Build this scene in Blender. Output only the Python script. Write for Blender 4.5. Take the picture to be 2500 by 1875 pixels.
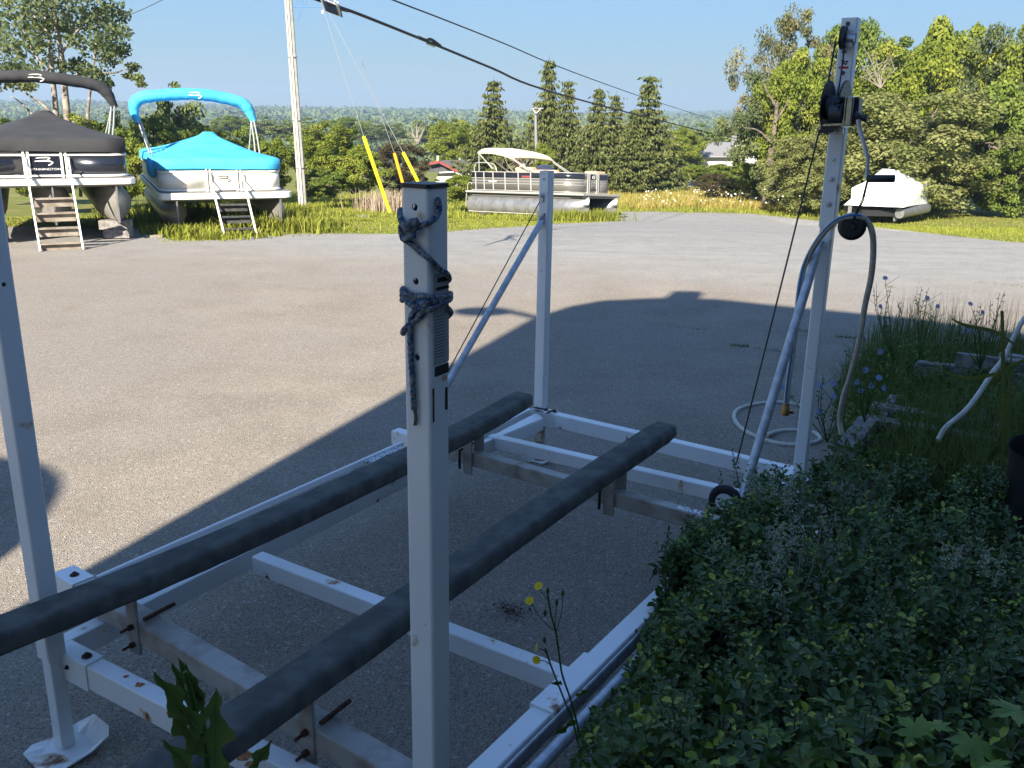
import bpy, bmesh, math, random
import numpy as np
from mathutils import Vector, Matrix
random.seed(7); RNG = np.random.default_rng(11)
R = math.radians
for o in list(bpy.data.objects): bpy.data.objects.remove(o)
SC = bpy.context.scene; COL = SC.collection

# ------------------------------------------------------------------ camera
EYE = np.array([0.0, 0.0, 2.05]); FPX = 2200.0
PITCH = math.atan((937.5-290.0)/FPX); ROLL = 0.0166
FW = np.array([0, math.cos(PITCH), -math.sin(PITCH)]); DN = np.array([0, -math.sin(PITCH), -math.cos(PITCH)]); RT = np.array([1.0, 0, 0])
CX = math.cos(ROLL)*RT-math.sin(ROLL)*DN; CY = math.sin(ROLL)*RT+math.cos(ROLL)*DN
cd = bpy.data.cameras.new('camera'); cam = bpy.data.objects.new('camera', cd); COL.objects.link(cam); SC.camera = cam
M = Matrix(((CX[0], -CY[0], -FW[0]), (CX[1], -CY[1], -FW[1]), (CX[2], -CY[2], -FW[2]))).to_4x4(); M.translation = Vector(EYE)
cam.matrix_world = M
cd.sensor_width = 36.0; cd.lens = FPX/2500*36.0; cd.clip_start = 0.05; cd.clip_end = 9000

# ------------------------------------------------------------------ sky, sun, exposure
SUN_AZ, SUN_EL = 21.0, 30.0      # light travels toward azimuth 21 deg right of +Y
w = bpy.data.worlds.new("World"); SC.world = w; w.use_nodes = True
nt = w.node_tree; nt.nodes.clear()
sky = nt.nodes.new('ShaderNodeTexSky'); sky.sky_type = 'NISHITA'; sky.sun_disc = False
sky.sun_elevation = R(SUN_EL); sky.sun_rotation = R(180+SUN_AZ); sky.altitude = 200; sky.air_density = 1.0; sky.dust_density = 0.0; sky.ozone_density = 3.5
bg = nt.nodes.new('ShaderNodeBackground'); bg.inputs['Strength'].default_value = 0.10
out = nt.nodes.new('ShaderNodeOutputWorld'); bw = nt.nodes.new('ShaderNodeRGBToBW'); nt.links.new(sky.outputs[0], bw.inputs[0])
m1 = nt.nodes.new('ShaderNodeMath'); m1.operation = 'MULTIPLY_ADD'; nt.links.new(bw.outputs[0], m1.inputs[0]); m1.inputs[1].default_value = .7; m1.inputs[2].default_value = 1.0
m2 = nt.nodes.new('ShaderNodeMath'); m2.operation = 'DIVIDE'; m2.inputs[0].default_value = 1.62; nt.links.new(m1.outputs[0], m2.inputs[1])
vm = nt.nodes.new('ShaderNodeVectorMath'); vm.operation = 'SCALE'; nt.links.new(sky.outputs[0], vm.inputs[0]); nt.links.new(m2.outputs[0], vm.inputs['Scale'])
vt = nt.nodes.new('ShaderNodeVectorMath'); vt.operation = 'MULTIPLY'; nt.links.new(vm.outputs[0], vt.inputs[0]); vt.inputs[1].default_value = (.88, .97, 1.07)
nt.links.new(vt.outputs[0], bg.inputs[0]); nt.links.new(bg.outputs[0], out.inputs[0])
sd = bpy.data.lights.new('sun', 'SUN'); sun = bpy.data.objects.new('sun', sd); COL.objects.link(sun)
sd.energy = 5.0; sd.angle = R(0.5); sd.color = (1.0, 0.92, 0.79)
tv = Vector((math.sin(R(SUN_AZ))*math.cos(R(SUN_EL)), math.cos(R(SUN_AZ))*math.cos(R(SUN_EL)), -math.sin(R(SUN_EL))))
sun.rotation_euler = tv.to_track_quat('-Z', 'Y').to_euler(); sun.location = (-5, -10, 20)
SC.view_settings.view_transform = 'Standard'; SC.view_settings.look = 'None'; SC.view_settings.exposure = 1.66; SC.view_settings.gamma = 1
SC.render.engine = 'CYCLES'
SC.cycles.max_bounces = 6; SC.cycles.transparent_max_bounces = 8; SC.cycles.volume_bounces = 0

# ------------------------------------------------------------------ measuring helpers (photo pixel -> point in the place)
def ray(u, v): return FW+CX*(u-1250)/FPX+CY*(v-937.5)/FPX
def atz(u, v, z=0.0):
    d = ray(u, v); return EYE+d*((z-EYE[2])/d[2])
def aty(u, v, y):
    d = ray(u, v); return EYE+d*(y/d[1])
YN = [-60, 14, 17, 20, 24, 30, 40, 60, 110]; ZN = [0, 0, -.06, -.25, -.6, -1.15, -1.55, -2.1, -3.6]
def gz(y): return float(np.interp(y, YN, ZN))
def atg(u, v):
    d = ray(u, v)
    lo = 0.5
    for y in np.arange(1, 110, .1):
        if EYE[2]+d[2]*y/d[1] < gz(y): return EYE+d*(y/d[1])
    return EYE+d*(110/d[1])
A = np.array([-1.475, 2.546]); C = np.array([.178, 5.25]); LU = (C-A)/np.linalg.norm(C-A); LN = np.array([LU[1], -LU[0]])
def F(s, t, z):
    p = A+LU*s+LN*t; return np.array([p[0], p[1], z])
def att(u, v, t):
    d = ray(u, v); n = np.array([LN[0], LN[1], 0]); P0 = F(0, t, 0)
    return EYE+d*(((P0-EYE)@n)/(d@n))
def ats(u, v, s):
    d = ray(u, v); n = np.array([LU[0], LU[1], 0]); P0 = F(s, 0, 0)
    return EYE+d*(((P0-EYE)@n)/(d@n))

# ------------------------------------------------------------------ materials
def mat(name, col, rough=.6, metal=0., col2=None, nscale=5., ndetail=4., nlo=.4, nhi=.6, bump=0., bscale=60., spec=.5, attr=None, transl=0., extra=None, coat=0.):
    m = bpy.data.materials.new(name); m.use_nodes = True; t = m.node_tree; n = t.nodes; l = t.links
    b = n['Principled BSDF']; b.inputs['Roughness'].default_value = rough; b.inputs['Metallic'].default_value = metal
    b.inputs['Specular IOR Level'].default_value = spec; b.inputs['Coat Weight'].default_value = coat
    c4 = lambda c: (c[0], c[1], c[2], 1)
    b.inputs['Base Color'].default_value = c4(col)
    src = None
    geo = n.new('ShaderNodeNewGeometry')
    if attr:
        a = n.new('ShaderNodeAttribute'); a.attribute_name = 'tint'; r = n.new('ShaderNodeValToRGB'); l.new(a.outputs['Fac'], r.inputs[0])
        els = r.color_ramp.elements
        for i, (p, cc) in enumerate(attr):
            e = els[i] if i < 2 else els.new(p)
            e.position = p; e.color = c4(cc)
        src = r.outputs[0]
    if col2 is not None:
        no = n.new('ShaderNodeTexNoise'); no.inputs['Scale'].default_value = nscale; no.inputs['Detail'].default_value = ndetail
        l.new(geo.outputs['Position'], no.inputs['Vector'])
        r = n.new('ShaderNodeMapRange'); r.inputs[1].default_value = nlo; r.inputs[2].default_value = nhi; l.new(no.outputs[0], r.inputs[0])
        mx = n.new('ShaderNodeMix'); mx.data_type = 'RGBA'; l.new(r.outputs[0], mx.inputs[0])
        if src: l.new(src, mx.inputs[6])
        else: mx.inputs[6].default_value = c4(col)
        mx.inputs[7].default_value = c4(col2); src = mx.outputs[2]
    if src: l.new(src, b.inputs['Base Color'])
    if bump:
        no = n.new('ShaderNodeTexNoise'); no.inputs['Scale'].default_value = bscale; no.inputs['Detail'].default_value = 3
        l.new(geo.outputs['Position'], no.inputs['Vector'])
        bp = n.new('ShaderNodeBump'); bp.inputs['Strength'].default_value = bump; bp.inputs['Distance'].default_value = .02
        l.new(no.outputs[0], bp.inputs['Height']); l.new(bp.outputs[0], b.inputs['Normal'])
    if transl:
        tr = n.new('ShaderNodeBsdfTranslucent'); mxs = n.new('ShaderNodeMixShader'); mxs.inputs[0].default_value = transl
        if src: l.new(src, tr.inputs[0])
        else: tr.inputs[0].default_value = c4(col)
        l.new(b.outputs[0], mxs.inputs[1]); l.new(tr.outputs[0], mxs.inputs[2]); l.new(mxs.outputs[0], n['Material Output'].inputs[0])
    if extra: extra(m, t, n, l, b, geo, src)
    return m

def asphalt(m, t, n, l, b, geo, src):
    pos = geo.outputs['Position']
    def noise(sc, det=4, rough=.6, vec=pos):
        x = n.new('ShaderNodeTexNoise'); x.inputs['Scale'].default_value = sc; x.inputs['Detail'].default_value = det; x.inputs['Roughness'].default_value = rough
        l.new(vec, x.inputs['Vector']); return x.outputs[0]
    def rng(s, a, c, lo=0., hi=1.):
        x = n.new('ShaderNodeMapRange'); l.new(s, x.inputs[0]); x.inputs[1].default_value = a; x.inputs[2].default_value = c; x.inputs[3].default_value = lo; x.inputs[4].default_value = hi; return x.outputs[0]
    def mix(f, a, c):
        x = n.new('ShaderNodeMix'); x.data_type = 'RGBA'
        if isinstance(f, float): x.inputs[0].default_value = f
        else: l.new(f, x.inputs[0])
        for i, q in ((6, a), (7, c)):
            if isinstance(q, tuple): x.inputs[i].default_value = (*q, 1)
            else: l.new(q, x.inputs[i])
        return x.outputs[2]
    # far gravelly part is greyer and paler
    sp = n.new('ShaderNodeSeparateXYZ'); l.new(pos, sp.inputs[0])
    wob = n.new('ShaderNodeMath'); wob.operation = 'MULTIPLY_ADD'; l.new(noise(.35, 3), wob.inputs[0]); wob.inputs[1].default_value = 6.0
    sl = n.new('ShaderNodeMath'); sl.operation = 'MULTIPLY_ADD'; l.new(sp.outputs[0], sl.inputs[0]); sl.inputs[1].default_value = .25; l.new(sp.outputs[1], sl.inputs[2])
    l.new(sl.outputs[0], wob.inputs[2])
    farf = rng(wob.outputs[0], 13.5, 17.5)
    base = mix(rng(noise(1.3, 6), .35, .65), (.245, .207, .163), (.315, .268, .213))
    base = mix(rng(noise(.33, 3), .45, .62), base, (.27, .235, .195))
    grav = mix(rng(noise(2.2, 6, .7), .4, .62), (.26, .25, .232), (.315, .302, .278))
    # wheel-worn streaks of the gravel, long along x
    mp = n.new('ShaderNodeMapping'); mp.inputs['Scale'].default_value = (.25, 1.6, 1); l.new(pos, mp.inputs[0])
    grav = mix(rng(noise(1.0, 5, .6, mp.outputs[0]), .42, .6, 0., .35), grav, (.37, .35, .315))
    col = mix(farf, base, grav)
    # chips of pale and dark aggregate
    vo = n.new('ShaderNodeTexVoronoi'); vo.inputs['Scale'].default_value = 190; l.new(pos, vo.inputs['Vector'])
    sc = n.new('ShaderNodeSeparateColor'); l.new(vo.outputs['Color'], sc.inputs[0])
    col = mix(rng(sc.outputs[0], .94, .97, 0., .45), col, (.50, .47, .41))
    col = mix(rng(sc.outputs[1], .72, .8, 0., .6), col, (.06, .058, .056))
    vo2 = n.new('ShaderNodeTexVoronoi'); vo2.inputs['Scale'].default_value = 85; l.new(pos, vo2.inputs['Vector'])
    sc2 = n.new('ShaderNodeSeparateColor'); l.new(vo2.outputs['Color'], sc2.inputs[0])
    col = mix(rng(sc2.outputs[0], .955, .975, 0., .5), col, (.48, .45, .40))
    # cracks and the rolled lane joint
    vo3 = n.new('ShaderNodeTexVoronoi'); vo3.feature = 'DISTANCE_TO_EDGE'; vo3.inputs['Scale'].default_value = .22
    ad = n.new('ShaderNodeVectorMath'); ad.operation = 'MULTIPLY_ADD'
    nn = n.new('ShaderNodeTexNoise'); nn.inputs['Scale'].default_value = 1.4; nn.inputs['Detail'].default_value = 5; l.new(pos, nn.inputs['Vector'])
    l.new(nn.outputs['Color'], ad.inputs[0]); ad.inputs[1].default_value = (1.3, 1.3, 0); l.new(pos, ad.inputs[2]); l.new(ad.outputs[0], vo3.inputs['Vector'])
    cr = rng(vo3.outputs['Distance'], .0, .003, .12, 0.)
    col = mix(cr, col, (.045, .045, .04))
    # yellowish sandy patches
    col = mix(rng(noise(.9, 4), .66, .74, 0., .5), col, (.21, .18, .12))
    l.new(col, b.inputs['Base Color'])
    hb = n.new('ShaderNodeMath'); hb.operation = 'ADD'; l.new(noise(150, 3), hb.inputs[0]); l.new(vo.outputs['Distance'], hb.inputs[1])
    bp = n.new('ShaderNodeBump'); bp.inputs['Strength'].default_value = .7; bp.inputs['Distance'].default_value = .006; l.new(hb.outputs[0], bp.inputs['Height']); l.new(bp.outputs[0], b.inputs['Normal'])

def rusty(m, t, n, l, b, geo, src):
    pos = geo.outputs['Position']
    def nz(sc, d): 
        x = n.new('ShaderNodeTexNoise'); x.inputs['Scale'].default_value = sc; x.inputs['Detail'].default_value = d; l.new(pos, x.inputs[0]); return x.outputs[0]
    def rg(s, a, c, hi=1.):
        r = n.new('ShaderNodeMapRange'); l.new(s, r.inputs[0]); r.inputs[1].default_value = a; r.inputs[2].default_value = c; r.inputs[4].default_value = hi; return r.outputs[0]
    def mx(f, a, c):
        x = n.new('ShaderNodeMix'); x.data_type = 'RGBA'; l.new(f, x.inputs[0])
        if isinstance(a, tuple): x.inputs[6].default_value = (*a, 1)
        else: l.new(a, x.inputs[6])
        x.inputs[7].default_value = (*c, 1); return x.outputs[2]
    c = mx(rg(nz(2.5, 5), .4, .75, .5), (.76, .775, .775), (.62, .635, .63))
    sp = n.new('ShaderNodeSeparateXYZ'); l.new(pos, sp.inputs[0])
    low = n.new('ShaderNodeMapRange'); l.new(sp.outputs[2], low.inputs[0]); low.inputs[1].default_value = .42; low.inputs[2].default_value = .1; low.inputs[3].default_value = 0; low.inputs[4].default_value = .09
    ad = n.new('ShaderNodeMath'); ad.operation = 'ADD'; l.new(nz(9, 6), ad.inputs[0]); l.new(low.outputs[0], ad.inputs[1])
    c = mx(rg(ad.outputs[0], .66, .70, .8), c, (.50, .33, .18))
    c = mx(rg(ad.outputs[0], .70, .735), c, (.16, .05, .02))
    c = mx(rg(nz(120, 2), .74, .78, .8), c, (.08, .07, .06))
    l.new(c, b.inputs['Base Color'])

MT = {}
MT['asphalt'] = mat('asphalt', (.14, .13, .11), .92, extra=asphalt, spec=.25)
MT['lawn'] = mat('lawn', (.14, .16, .03), .9, col2=(.23, .19, .08), nscale=.8, nlo=.45, nhi=.7, spec=.1)
MT['soil'] = mat('soil', (.045, .034, .022), .95, col2=(.09, .07, .045), nscale=20, bump=.6, bscale=80, spec=.1)
MT['road'] = mat('road', (.10, .10, .105), .85)
MT['white'] = mat('white_paint', (.74, .745, .73), .38, extra=rusty)
MT['rustyleg'] = mat('rusty_leg', (.42, .38, .30), .8, col2=(.16, .085, .05), nscale=22, nlo=.42, nhi=.62)
MT['galv'] = mat('galvanized', (.42, .44, .46), .45, .75, col2=(.55, .57, .6), nscale=30, nlo=.4, nhi=.6)
MT['alu'] = mat('worn_aluminium', (.36, .34, .31), .55, .35, col2=(.22, .19, .155), nscale=11, nlo=.45, nhi=.7, bump=.1)
MT['pipe'] = mat('grey_pipe', (.48, .52, .56), .35, .35, col2=(.36, .39, .42), nscale=25)
MT['carpet'] = mat('bunk_carpet', (.16, .165, .155), .98, col2=(.23, .235, .215), nscale=14, ndetail=8, bump=.9, bscale=420, spec=.1)
MT['rust'] = mat('rust', (.10, .035, .02), .9, col2=(.035, .02, .016), nscale=60, bump=.5, bscale=120)
MT['rustorange'] = mat('orange_rust', (.42, .17, .06), .9, col2=(.22, .07, .03), nscale=120)
MT['black'] = mat('black_plastic', (.012, .012, .014), .5)
MT['black_metal'] = mat('black_metal', (.02, .02, .024), .4, .3)
MT['zinc'] = mat('zinc_plate', (.50, .52, .45), .22, .9, col2=(.36, .38, .30), nscale=18)
MT['wood'] = mat('weathered_wood', (.20, .165, .13), .85, col2=(.30, .26, .21), nscale=7, ndetail=8, bump=.4, bscale=90, spec=.2)
MT['greywood'] = mat('grey_wood', (.15, .14, .13), .9, col2=(.26, .24, .225), nscale=16, ndetail=8, bump=.4, bscale=90, spec=.2)
MT['darkwood'] = mat('stained_timber', (.035, .035, .036), .85, col2=(.07, .068, .062), nscale=14, ndetail=8, bump=.4, bscale=120)
MT['hose'] = mat('hose', (.52, .50, .43), .5, col2=(.42, .40, .33), nscale=30)
MT['hoseblue'] = mat('hose_blue', (.035, .15, .34), .5)
MT['brass'] = mat('brass', (.32, .17, .06), .45, .8)
MT['yellow'] = mat('yellow_guard', (.85, .72, .01), .45)
MT['orange'] = mat('orange_guard', (.85, .36, .01), .45)
MT['concrete'] = mat('pole_concrete', (.50, .47, .40), .85, col2=(.36, .33, .28), nscale=6, nlo=.4, nhi=.75, bump=.2)
MT['cable'] = mat('cable', (.012, .010, .012), .6)
MT['steelwire'] = mat('steel_wire', (.55, .57, .58), .4, .6)
MT['darkwire'] = mat('steel_rope', (.06, .065, .07), .5, .6)
MT['bluecanvas'] = mat('blue_canvas', (.04, .36, .60), .8, col2=(.06, .43, .68), nscale=2, bump=.35, bscale=7, transl=.06)
MT['blackcanvas'] = mat('black_canvas', (.022, .022, .023), .9, col2=(.032, .031, .033), nscale=3, bump=.35, bscale=7)
MT['navy'] = mat('dark_panel', (.012, .014, .022), .22, coat=.3)
MT['cream'] = mat('cream_panel', (.72, .68, .58), .35, coat=.2)
MT['whitealu'] = mat('white_rail', (.80, .79, .74), .3)
MT['railalu'] = mat('rail_aluminium', (.42, .41, .38), .35, .35)
MT['tube'] = mat('pontoon_aluminium', (.30, .28, .25), .38, .55, col2=(.40, .38, .34), nscale=3)
MT['silvertube'] = mat('bright_pontoon', (.30, .30, .30), .38, .6, col2=(.22, .22, .22), nscale=4)
MT['greypanel'] = mat('grey_panel', (.17, .16, .145), .35, .35)
MT['tan'] = mat('tan_vinyl', (.52, .36, .22), .55)
MT['bimcream'] = mat('cream_canvas', (.72, .63, .44), .75)
MT['wrap'] = mat('shrink_wrap', (.82, .81, .77), .45, col2=(.72, .71, .68), nscale=2, bump=.4, bscale=4)
MT['glass'] = mat('tinted_shield', (.03, .035, .06), .1)
MT['logo'] = mat('silver_logo', (.75, .74, .72), .3)
MT['shingle'] = mat('shingles', (.055, .058, .065), .9, col2=(.075, .075, .08), nscale=3)
MT['greyroof'] = mat('grey_roof', (.19, .185, .185), .85)
MT['redtrim'] = mat('red_trim', (.20, .035, .03), .7)
MT['whitewall'] = mat('white_wall', (.50, .49, .46), .7)
MT['siding'] = mat('barn_siding', (.50, .49, .46), .8); MT['wingdark'] = mat('shade_wing_dark', (.10, .10, .10), .8)  # second tone is for the added wing, kept dark to cut bounce light
MT['bark'] = mat('bark', (.16, .125, .095), .95, col2=(.07, .055, .045), nscale=8, bump=.5, bscale=30)
MT['palebark'] = mat('pale_bark', (.30, .26, .21), .95, col2=(.15, .12, .10), nscale=6, bump=.4, bscale=30)
MT['twig'] = mat('dry_twig', (.19, .165, .13), .9)
g = lambda a, b_, c_, tr=.42, nm='foliage': mat(nm, a, .6, attr=((0., a), (1., c_), (.5, b_)), transl=tr, spec=.2)
MT['leaf_mid'] = g((.10, .15, .025), (.165, .215, .035), (.23, .27, .05), nm='leaf_mid')
MT['leaf_bright'] = g((.115, .16, .02), (.20, .24, .03), (.31, .32, .05), nm='leaf_bright')
MT['leaf_olive'] = g((.13, .145, .04), (.21, .225, .07), (.31, .31, .12), nm='leaf_olive')
MT['leaf_pale'] = g((.09, .10, .04), (.17, .16, .06), (.30, .26, .12), nm='leaf_pale')
MT['leaf_brown'] = g((.055, .045, .025), (.095, .075, .035), (.14, .12, .05), nm='leaf_brown')
MT['leaf_ash'] = g((.07, .095, .035), (.13, .16, .055), (.24, .26, .10), nm='leaf_ash')
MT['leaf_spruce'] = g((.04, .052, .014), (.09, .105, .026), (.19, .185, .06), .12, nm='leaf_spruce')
MT['leaf_far'] = g((.08, .12, .035), (.13, .165, .045), (.17, .18, .06), .2, nm='leaf_far')
MT['leaf_bush'] = mat('leaf_bush', (.02, .05, .02), .38, attr=((0., (.045, .085, .02)), (1., (.30, .36, .04)), (.70, (.11, .18, .035))), transl=.2, spec=.4)
MT['leaf_varieg'] = mat('leaf_variegated', (.3, .33, .2), .45, attr=((0., (.03, .06, .03)), (1., (.42, .44, .33))), transl=.2)
MT['leaf_weed'] = mat('leaf_weed', (.03, .06, .02), .6, attr=((0., (.06, .115, .022)), (1., (.18, .24, .06))), transl=.25, spec=.2)
MT['leaf_maple'] = mat('leaf_maple', (.05, .10, .02), .5, attr=((0., (.15, .26, .03)), (1., (.30, .36, .04))), transl=.35, col2=(.13, .22, .03), nscale=30)
MT['grass'] = mat('grass_blades', (.1, .15, .02), .7, attr=((0., (.17, .20, .025)), (1., (.46, .39, .15)), (.55, (.29, .30, .045))), transl=.35, spec=.15)
MT['meadow'] = mat('meadow_blades', (.2, .2, .05), .7, attr=((0., (.22, .25, .04)), (1., (.60, .32, .14)), (.5, (.40, .31, .09))), transl=.3, spec=.15)
MT['weedgrass'] = mat('weed_grass', (.04, .07, .02), .7, attr=((0., (.06, .105, .02)), (1., (.19, .20, .055))), transl=.2, spec=.15)
MT['chicory'] = mat('chicory_petal', (.20, .27, .46), .6, transl=.2)
MT['dandelion'] = mat('yellow_petal', (.75, .55, .01), .6, transl=.2)
MT['whiteflower'] = mat('white_flower', (.7, .7, .62), .7)
MT['reed'] = mat('reed', (.38, .29, .2), .9, attr=((0., (.30, .22, .15)), (1., (.5, .40, .30))), transl=.2)
MT['sticker'] = mat('white_sticker', (.6, .62, .62), .5, col2=(.08, .1, .14), nscale=90, nlo=.52, nhi=.56)
MT['decal'] = mat('dark_decal', (.10, .105, .11), .5)
MT['labelgrey'] = mat('label_grey', (.30, .31, .32), .5)
MT['print'] = mat('black_print', (.01, .01, .012), .6)
MT['red'] = mat('red_decal', (.5, .03, .03), .5)
MT['tire'] = mat('rubber', (.018, .018, .018), .85, bump=.3, bscale=80)
MT['hill'] = mat('hill_forest', (.05, .075, .025), .95, col2=(.09, .11, .05), nscale=.02, spec=.05)
MT['far_field'] = mat('far_field', (.11, .14, .04), .9, spec=.1)

# ------------------------------------------------------------------ mesh building
def nrm(a): a = np.asarray(a, float); return a/max(np.linalg.norm(a), 1e-9)
class MB:
    def __init__(s): s.v = []; s.f = []; s.n = 0; s.sm = []
    def add(s, v, f, smooth=False):
        s.v.append(np.asarray(v, float)); s.f += [tuple(i+s.n for i in q) for q in f]; s.sm += [smooth]*len(f); s.n += len(v)
    def box(s, c, d, ax=None):
        ax = np.eye(3) if ax is None else np.array(ax); c = np.asarray(c, float)
        v = [c+ax[0]*d[0]/2*i+ax[1]*d[1]/2*j+ax[2]*d[2]/2*k for i in (-1, 1) for j in (-1, 1) for k in (-1, 1)]
        s.add(v, [(0, 1, 3, 2), (4, 6, 7, 5), (0, 4, 5, 1), (2, 3, 7, 6), (0, 2, 6, 4), (1, 5, 7, 3)])
    def frame(s, p, q, up):
        d = nrm(np.asarray(q)-np.asarray(p)); up = np.asarray(up, float)
        if abs(d@nrm(up)) > .99: up = np.array([1., 0, 0])
        x = nrm(np.cross(d, up)); y = np.cross(x, d); return x, y, d
    def rbeam(s, p, q, w_, h, r=.006, up=(0, 0, 1), seg=3, hollow=0.):
        p = np.asarray(p, float); q = np.asarray(q, float); x, y, d = s.frame(p, q, up)
        def prof(w2, h2, rr):
            o = []
            for cx, cy, a0 in ((w2/2-rr, h2/2-rr, 0), (-w2/2+rr, h2/2-rr, 90), (-w2/2+rr, -h2/2+rr, 180), (w2/2-rr, -h2/2+rr, 270)):
                for i in range(seg+1):
                    a = R(a0+90*i/seg); o.append((cx+rr*math.cos(a), cy+rr*math.sin(a)))
            return o
        P = prof(w_, h, r); k = len(P)
        v = [p+x*a+y*b for a, b in P]+[q+x*a+y*b for a, b in P]
        f = [(i, (i+1) % k, (i+1) % k+k, i+k) for i in range(k)]
        if hollow:
            Q = prof(w_-2*hollow, h-2*hollow, max(r-hollow, .001))
            v += [p+x*a+y*b for a, b in Q]+[q+x*a+y*b for a, b in Q]
            f += [((i+1) % k+2*k, i+2*k, i+3*k, (i+1) % k+3*k) for i in range(k)]
            f += [((i+1) % k, i, i+2*k, (i+1) % k+2*k) for i in range(k)]
            f += [(i+k, (i+1) % k+k, (i+1) % k+3*k, i+3*k) for i in range(k)]
        else: f += [tuple(range(k-1, -1, -1)), tuple(range(k, 2*k))]
        s.add(v, f)
    def tube(s, pts, r, seg=8, caps=True, squash=None):
        pts = [np.asarray(p, float) for p in pts]; n = len(pts); rs = r if hasattr(r, '__len__') else [r]*n
        v = []; x = None
        for i in range(n):
            d = nrm(pts[min(i+1, n-1)]-pts[max(i-1, 0)])
            if x is None:
                u = np.array([0, 0, 1.]) if abs(d[2]) < .9 else np.array([1., 0, 0]); x = nrm(np.cross(u, d))
            else: x = nrm(x-d*(x@d))
            y = np.cross(d, x)
            for j in range(seg):
                a = 2*math.pi*j/seg; v.append(pts[i]+rs[i]*(x*math.cos(a)+y*math.sin(a)))
        f = [(i*seg+j, i*seg+(j+1) % seg, (i+1)*seg+(j+1) % seg, (i+1)*seg+j) for i in range(n-1) for j in range(seg)]
        s.add(v, f, True)
        if caps:
            s.add(v[:seg], [tuple(range(seg-1, -1, -1))]); s.add(v[-seg:], [tuple(range(seg))])
    def cyl(s, p, q, r1, r2=None, seg=16): s.tube([p, q], [r1, r1 if r2 is None else r2], seg)
    def ball(s, c, r, seg=12, sc=(1, 1, 1)):
        c = np.asarray(c, float); v = []; f = []
        for i in range(seg//2+1):
            th = math.pi*i/(seg//2)
            for j in range(seg):
                a = 2*math.pi*j/seg; v.append(c+r*np.array([math.sin(th)*math.cos(a)*sc[0], math.sin(th)*math.sin(a)*sc[1], math.cos(th)*sc[2]]))
        for i in range(seg//2):
            for j in range(seg): f.append((i*seg+j, (i+1)*seg+j, (i+1)*seg+(j+1) % seg, i*seg+(j+1) % seg))
        s.add(v, f, True)
    def prism(s, poly, off):
        poly = [np.asarray(p, float) for p in poly]; off = np.asarray(off, float); k = len(poly)
        s.add(poly+[p+off for p in poly], [tuple(range(k)), tuple(range(2*k-1, k-1, -1))]+[((i+1) % k, i, i+k, (i+1) % k+k) for i in range(k)])
    def build(s, name, m, parent=None, bevel=0):
        me = bpy.data.meshes.new(name); v = np.concatenate(s.v) if s.v else np.zeros((0, 3))
        me.from_pydata(v.tolist(), [], s.f)
        me.polygons.foreach_set('use_smooth', s.sm); me.materials.append(MT[m] if isinstance(m, str) else m); me.update()
        bm = bmesh.new(); bm.from_mesh(me); bmesh.ops.recalc_face_normals(bm, faces=bm.faces); bm.to_mesh(me); bm.free()
        o = bpy.data.objects.new(name, me); COL.objects.link(o)
        if parent is not None: o.parent = parent
        if bevel:
            b = o.modifiers.new('bevel', 'BEVEL'); b.width = bevel; b.segments = 2; b.limit_method = 'ANGLE'
        return o
def tag(o, label=None, cat=None, group=None, kind=None):
    for k, x in (('label', label), ('category', cat), ('group', group), ('kind', kind)):
        if x: o[k] = x
    return o
def thing(name, label, cat, loc=(0, 0, 0), rz=0, group=None):
    o = bpy.data.objects.new(name, None); COL.objects.link(o); o.location = Vector([float(x) for x in loc]); o.rotation_euler = (0, 0, rz); o.empty_display_size = .2
    bpy.context.view_layer.update
    return tag(o, label, cat, group)
def keep(o, root):
    """parent a part whose mesh is in world coordinates"""
    o.parent = root; o.matrix_parent_inverse = root_inv(root); return o
def root_inv(root):
    return (Matrix.Translation(root.location) @ root.rotation_euler.to_matrix().to_4x4()).inverted()
def mesh_np(name, verts, quads, m, tint=None, parent=None, world=True, smooth=False):
    verts = np.asarray(verts, np.float32).reshape(-1, 3); quads = np.asarray(quads, np.int32); k = quads.shape[1]; nf = len(quads)
    me = bpy.data.meshes.new(name); me.vertices.add(len(verts)); me.vertices.foreach_set('co', verts.ravel())
    me.loops.add(nf*k); me.loops.foreach_set('vertex_index', quads.ravel()); me.polygons.add(nf)
    me.polygons.foreach_set('loop_start', np.arange(nf, dtype=np.int32)*k); me.polygons.foreach_set('loop_total', np.full(nf, k, np.int32))
    if smooth: me.polygons.foreach_set('use_smooth', np.ones(nf, bool))
    me.update(); me.validate()
    if tint is not None:
        a = me.attributes.new('tint', 'FLOAT', 'POINT'); a.data.foreach_set('value', np.asarray(tint, np.float32))
    me.materials.append(MT[m] if isinstance(m, str) else m)
    o = bpy.data.objects.new(name, me); COL.objects.link(o)
    if parent is not None:
        o.parent = parent
        if world and parent.type == 'EMPTY': o.matrix_parent_inverse = root_inv(parent)
    return o
def unit(a): return a/np.maximum(np.linalg.norm(a, axis=-1, keepdims=True), 1e-9)
def cards(cen, size, nup=.4, aspect=.6, nrmal=None, rng=RNG):
    """diamond leaf cards; cen (n,3), size (n,)"""
    n = len(cen); nm = unit(rng.normal(size=(n, 3))+np.array([0, 0, nup])) if nrmal is None else unit(nrmal+.5*rng.normal(size=(n, 3)))
    t = unit(np.cross(nm, rng.normal(size=(n, 3)))); b = np.cross(nm, t); s = size[:, None]
    v = np.stack([cen-t*s*.5, cen+b*s*aspect*.5, cen+t*s*.5, cen-b*s*aspect*.5], 1).reshape(-1, 3)
    q = np.arange(n*4).reshape(-1, 4); return v, q
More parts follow.
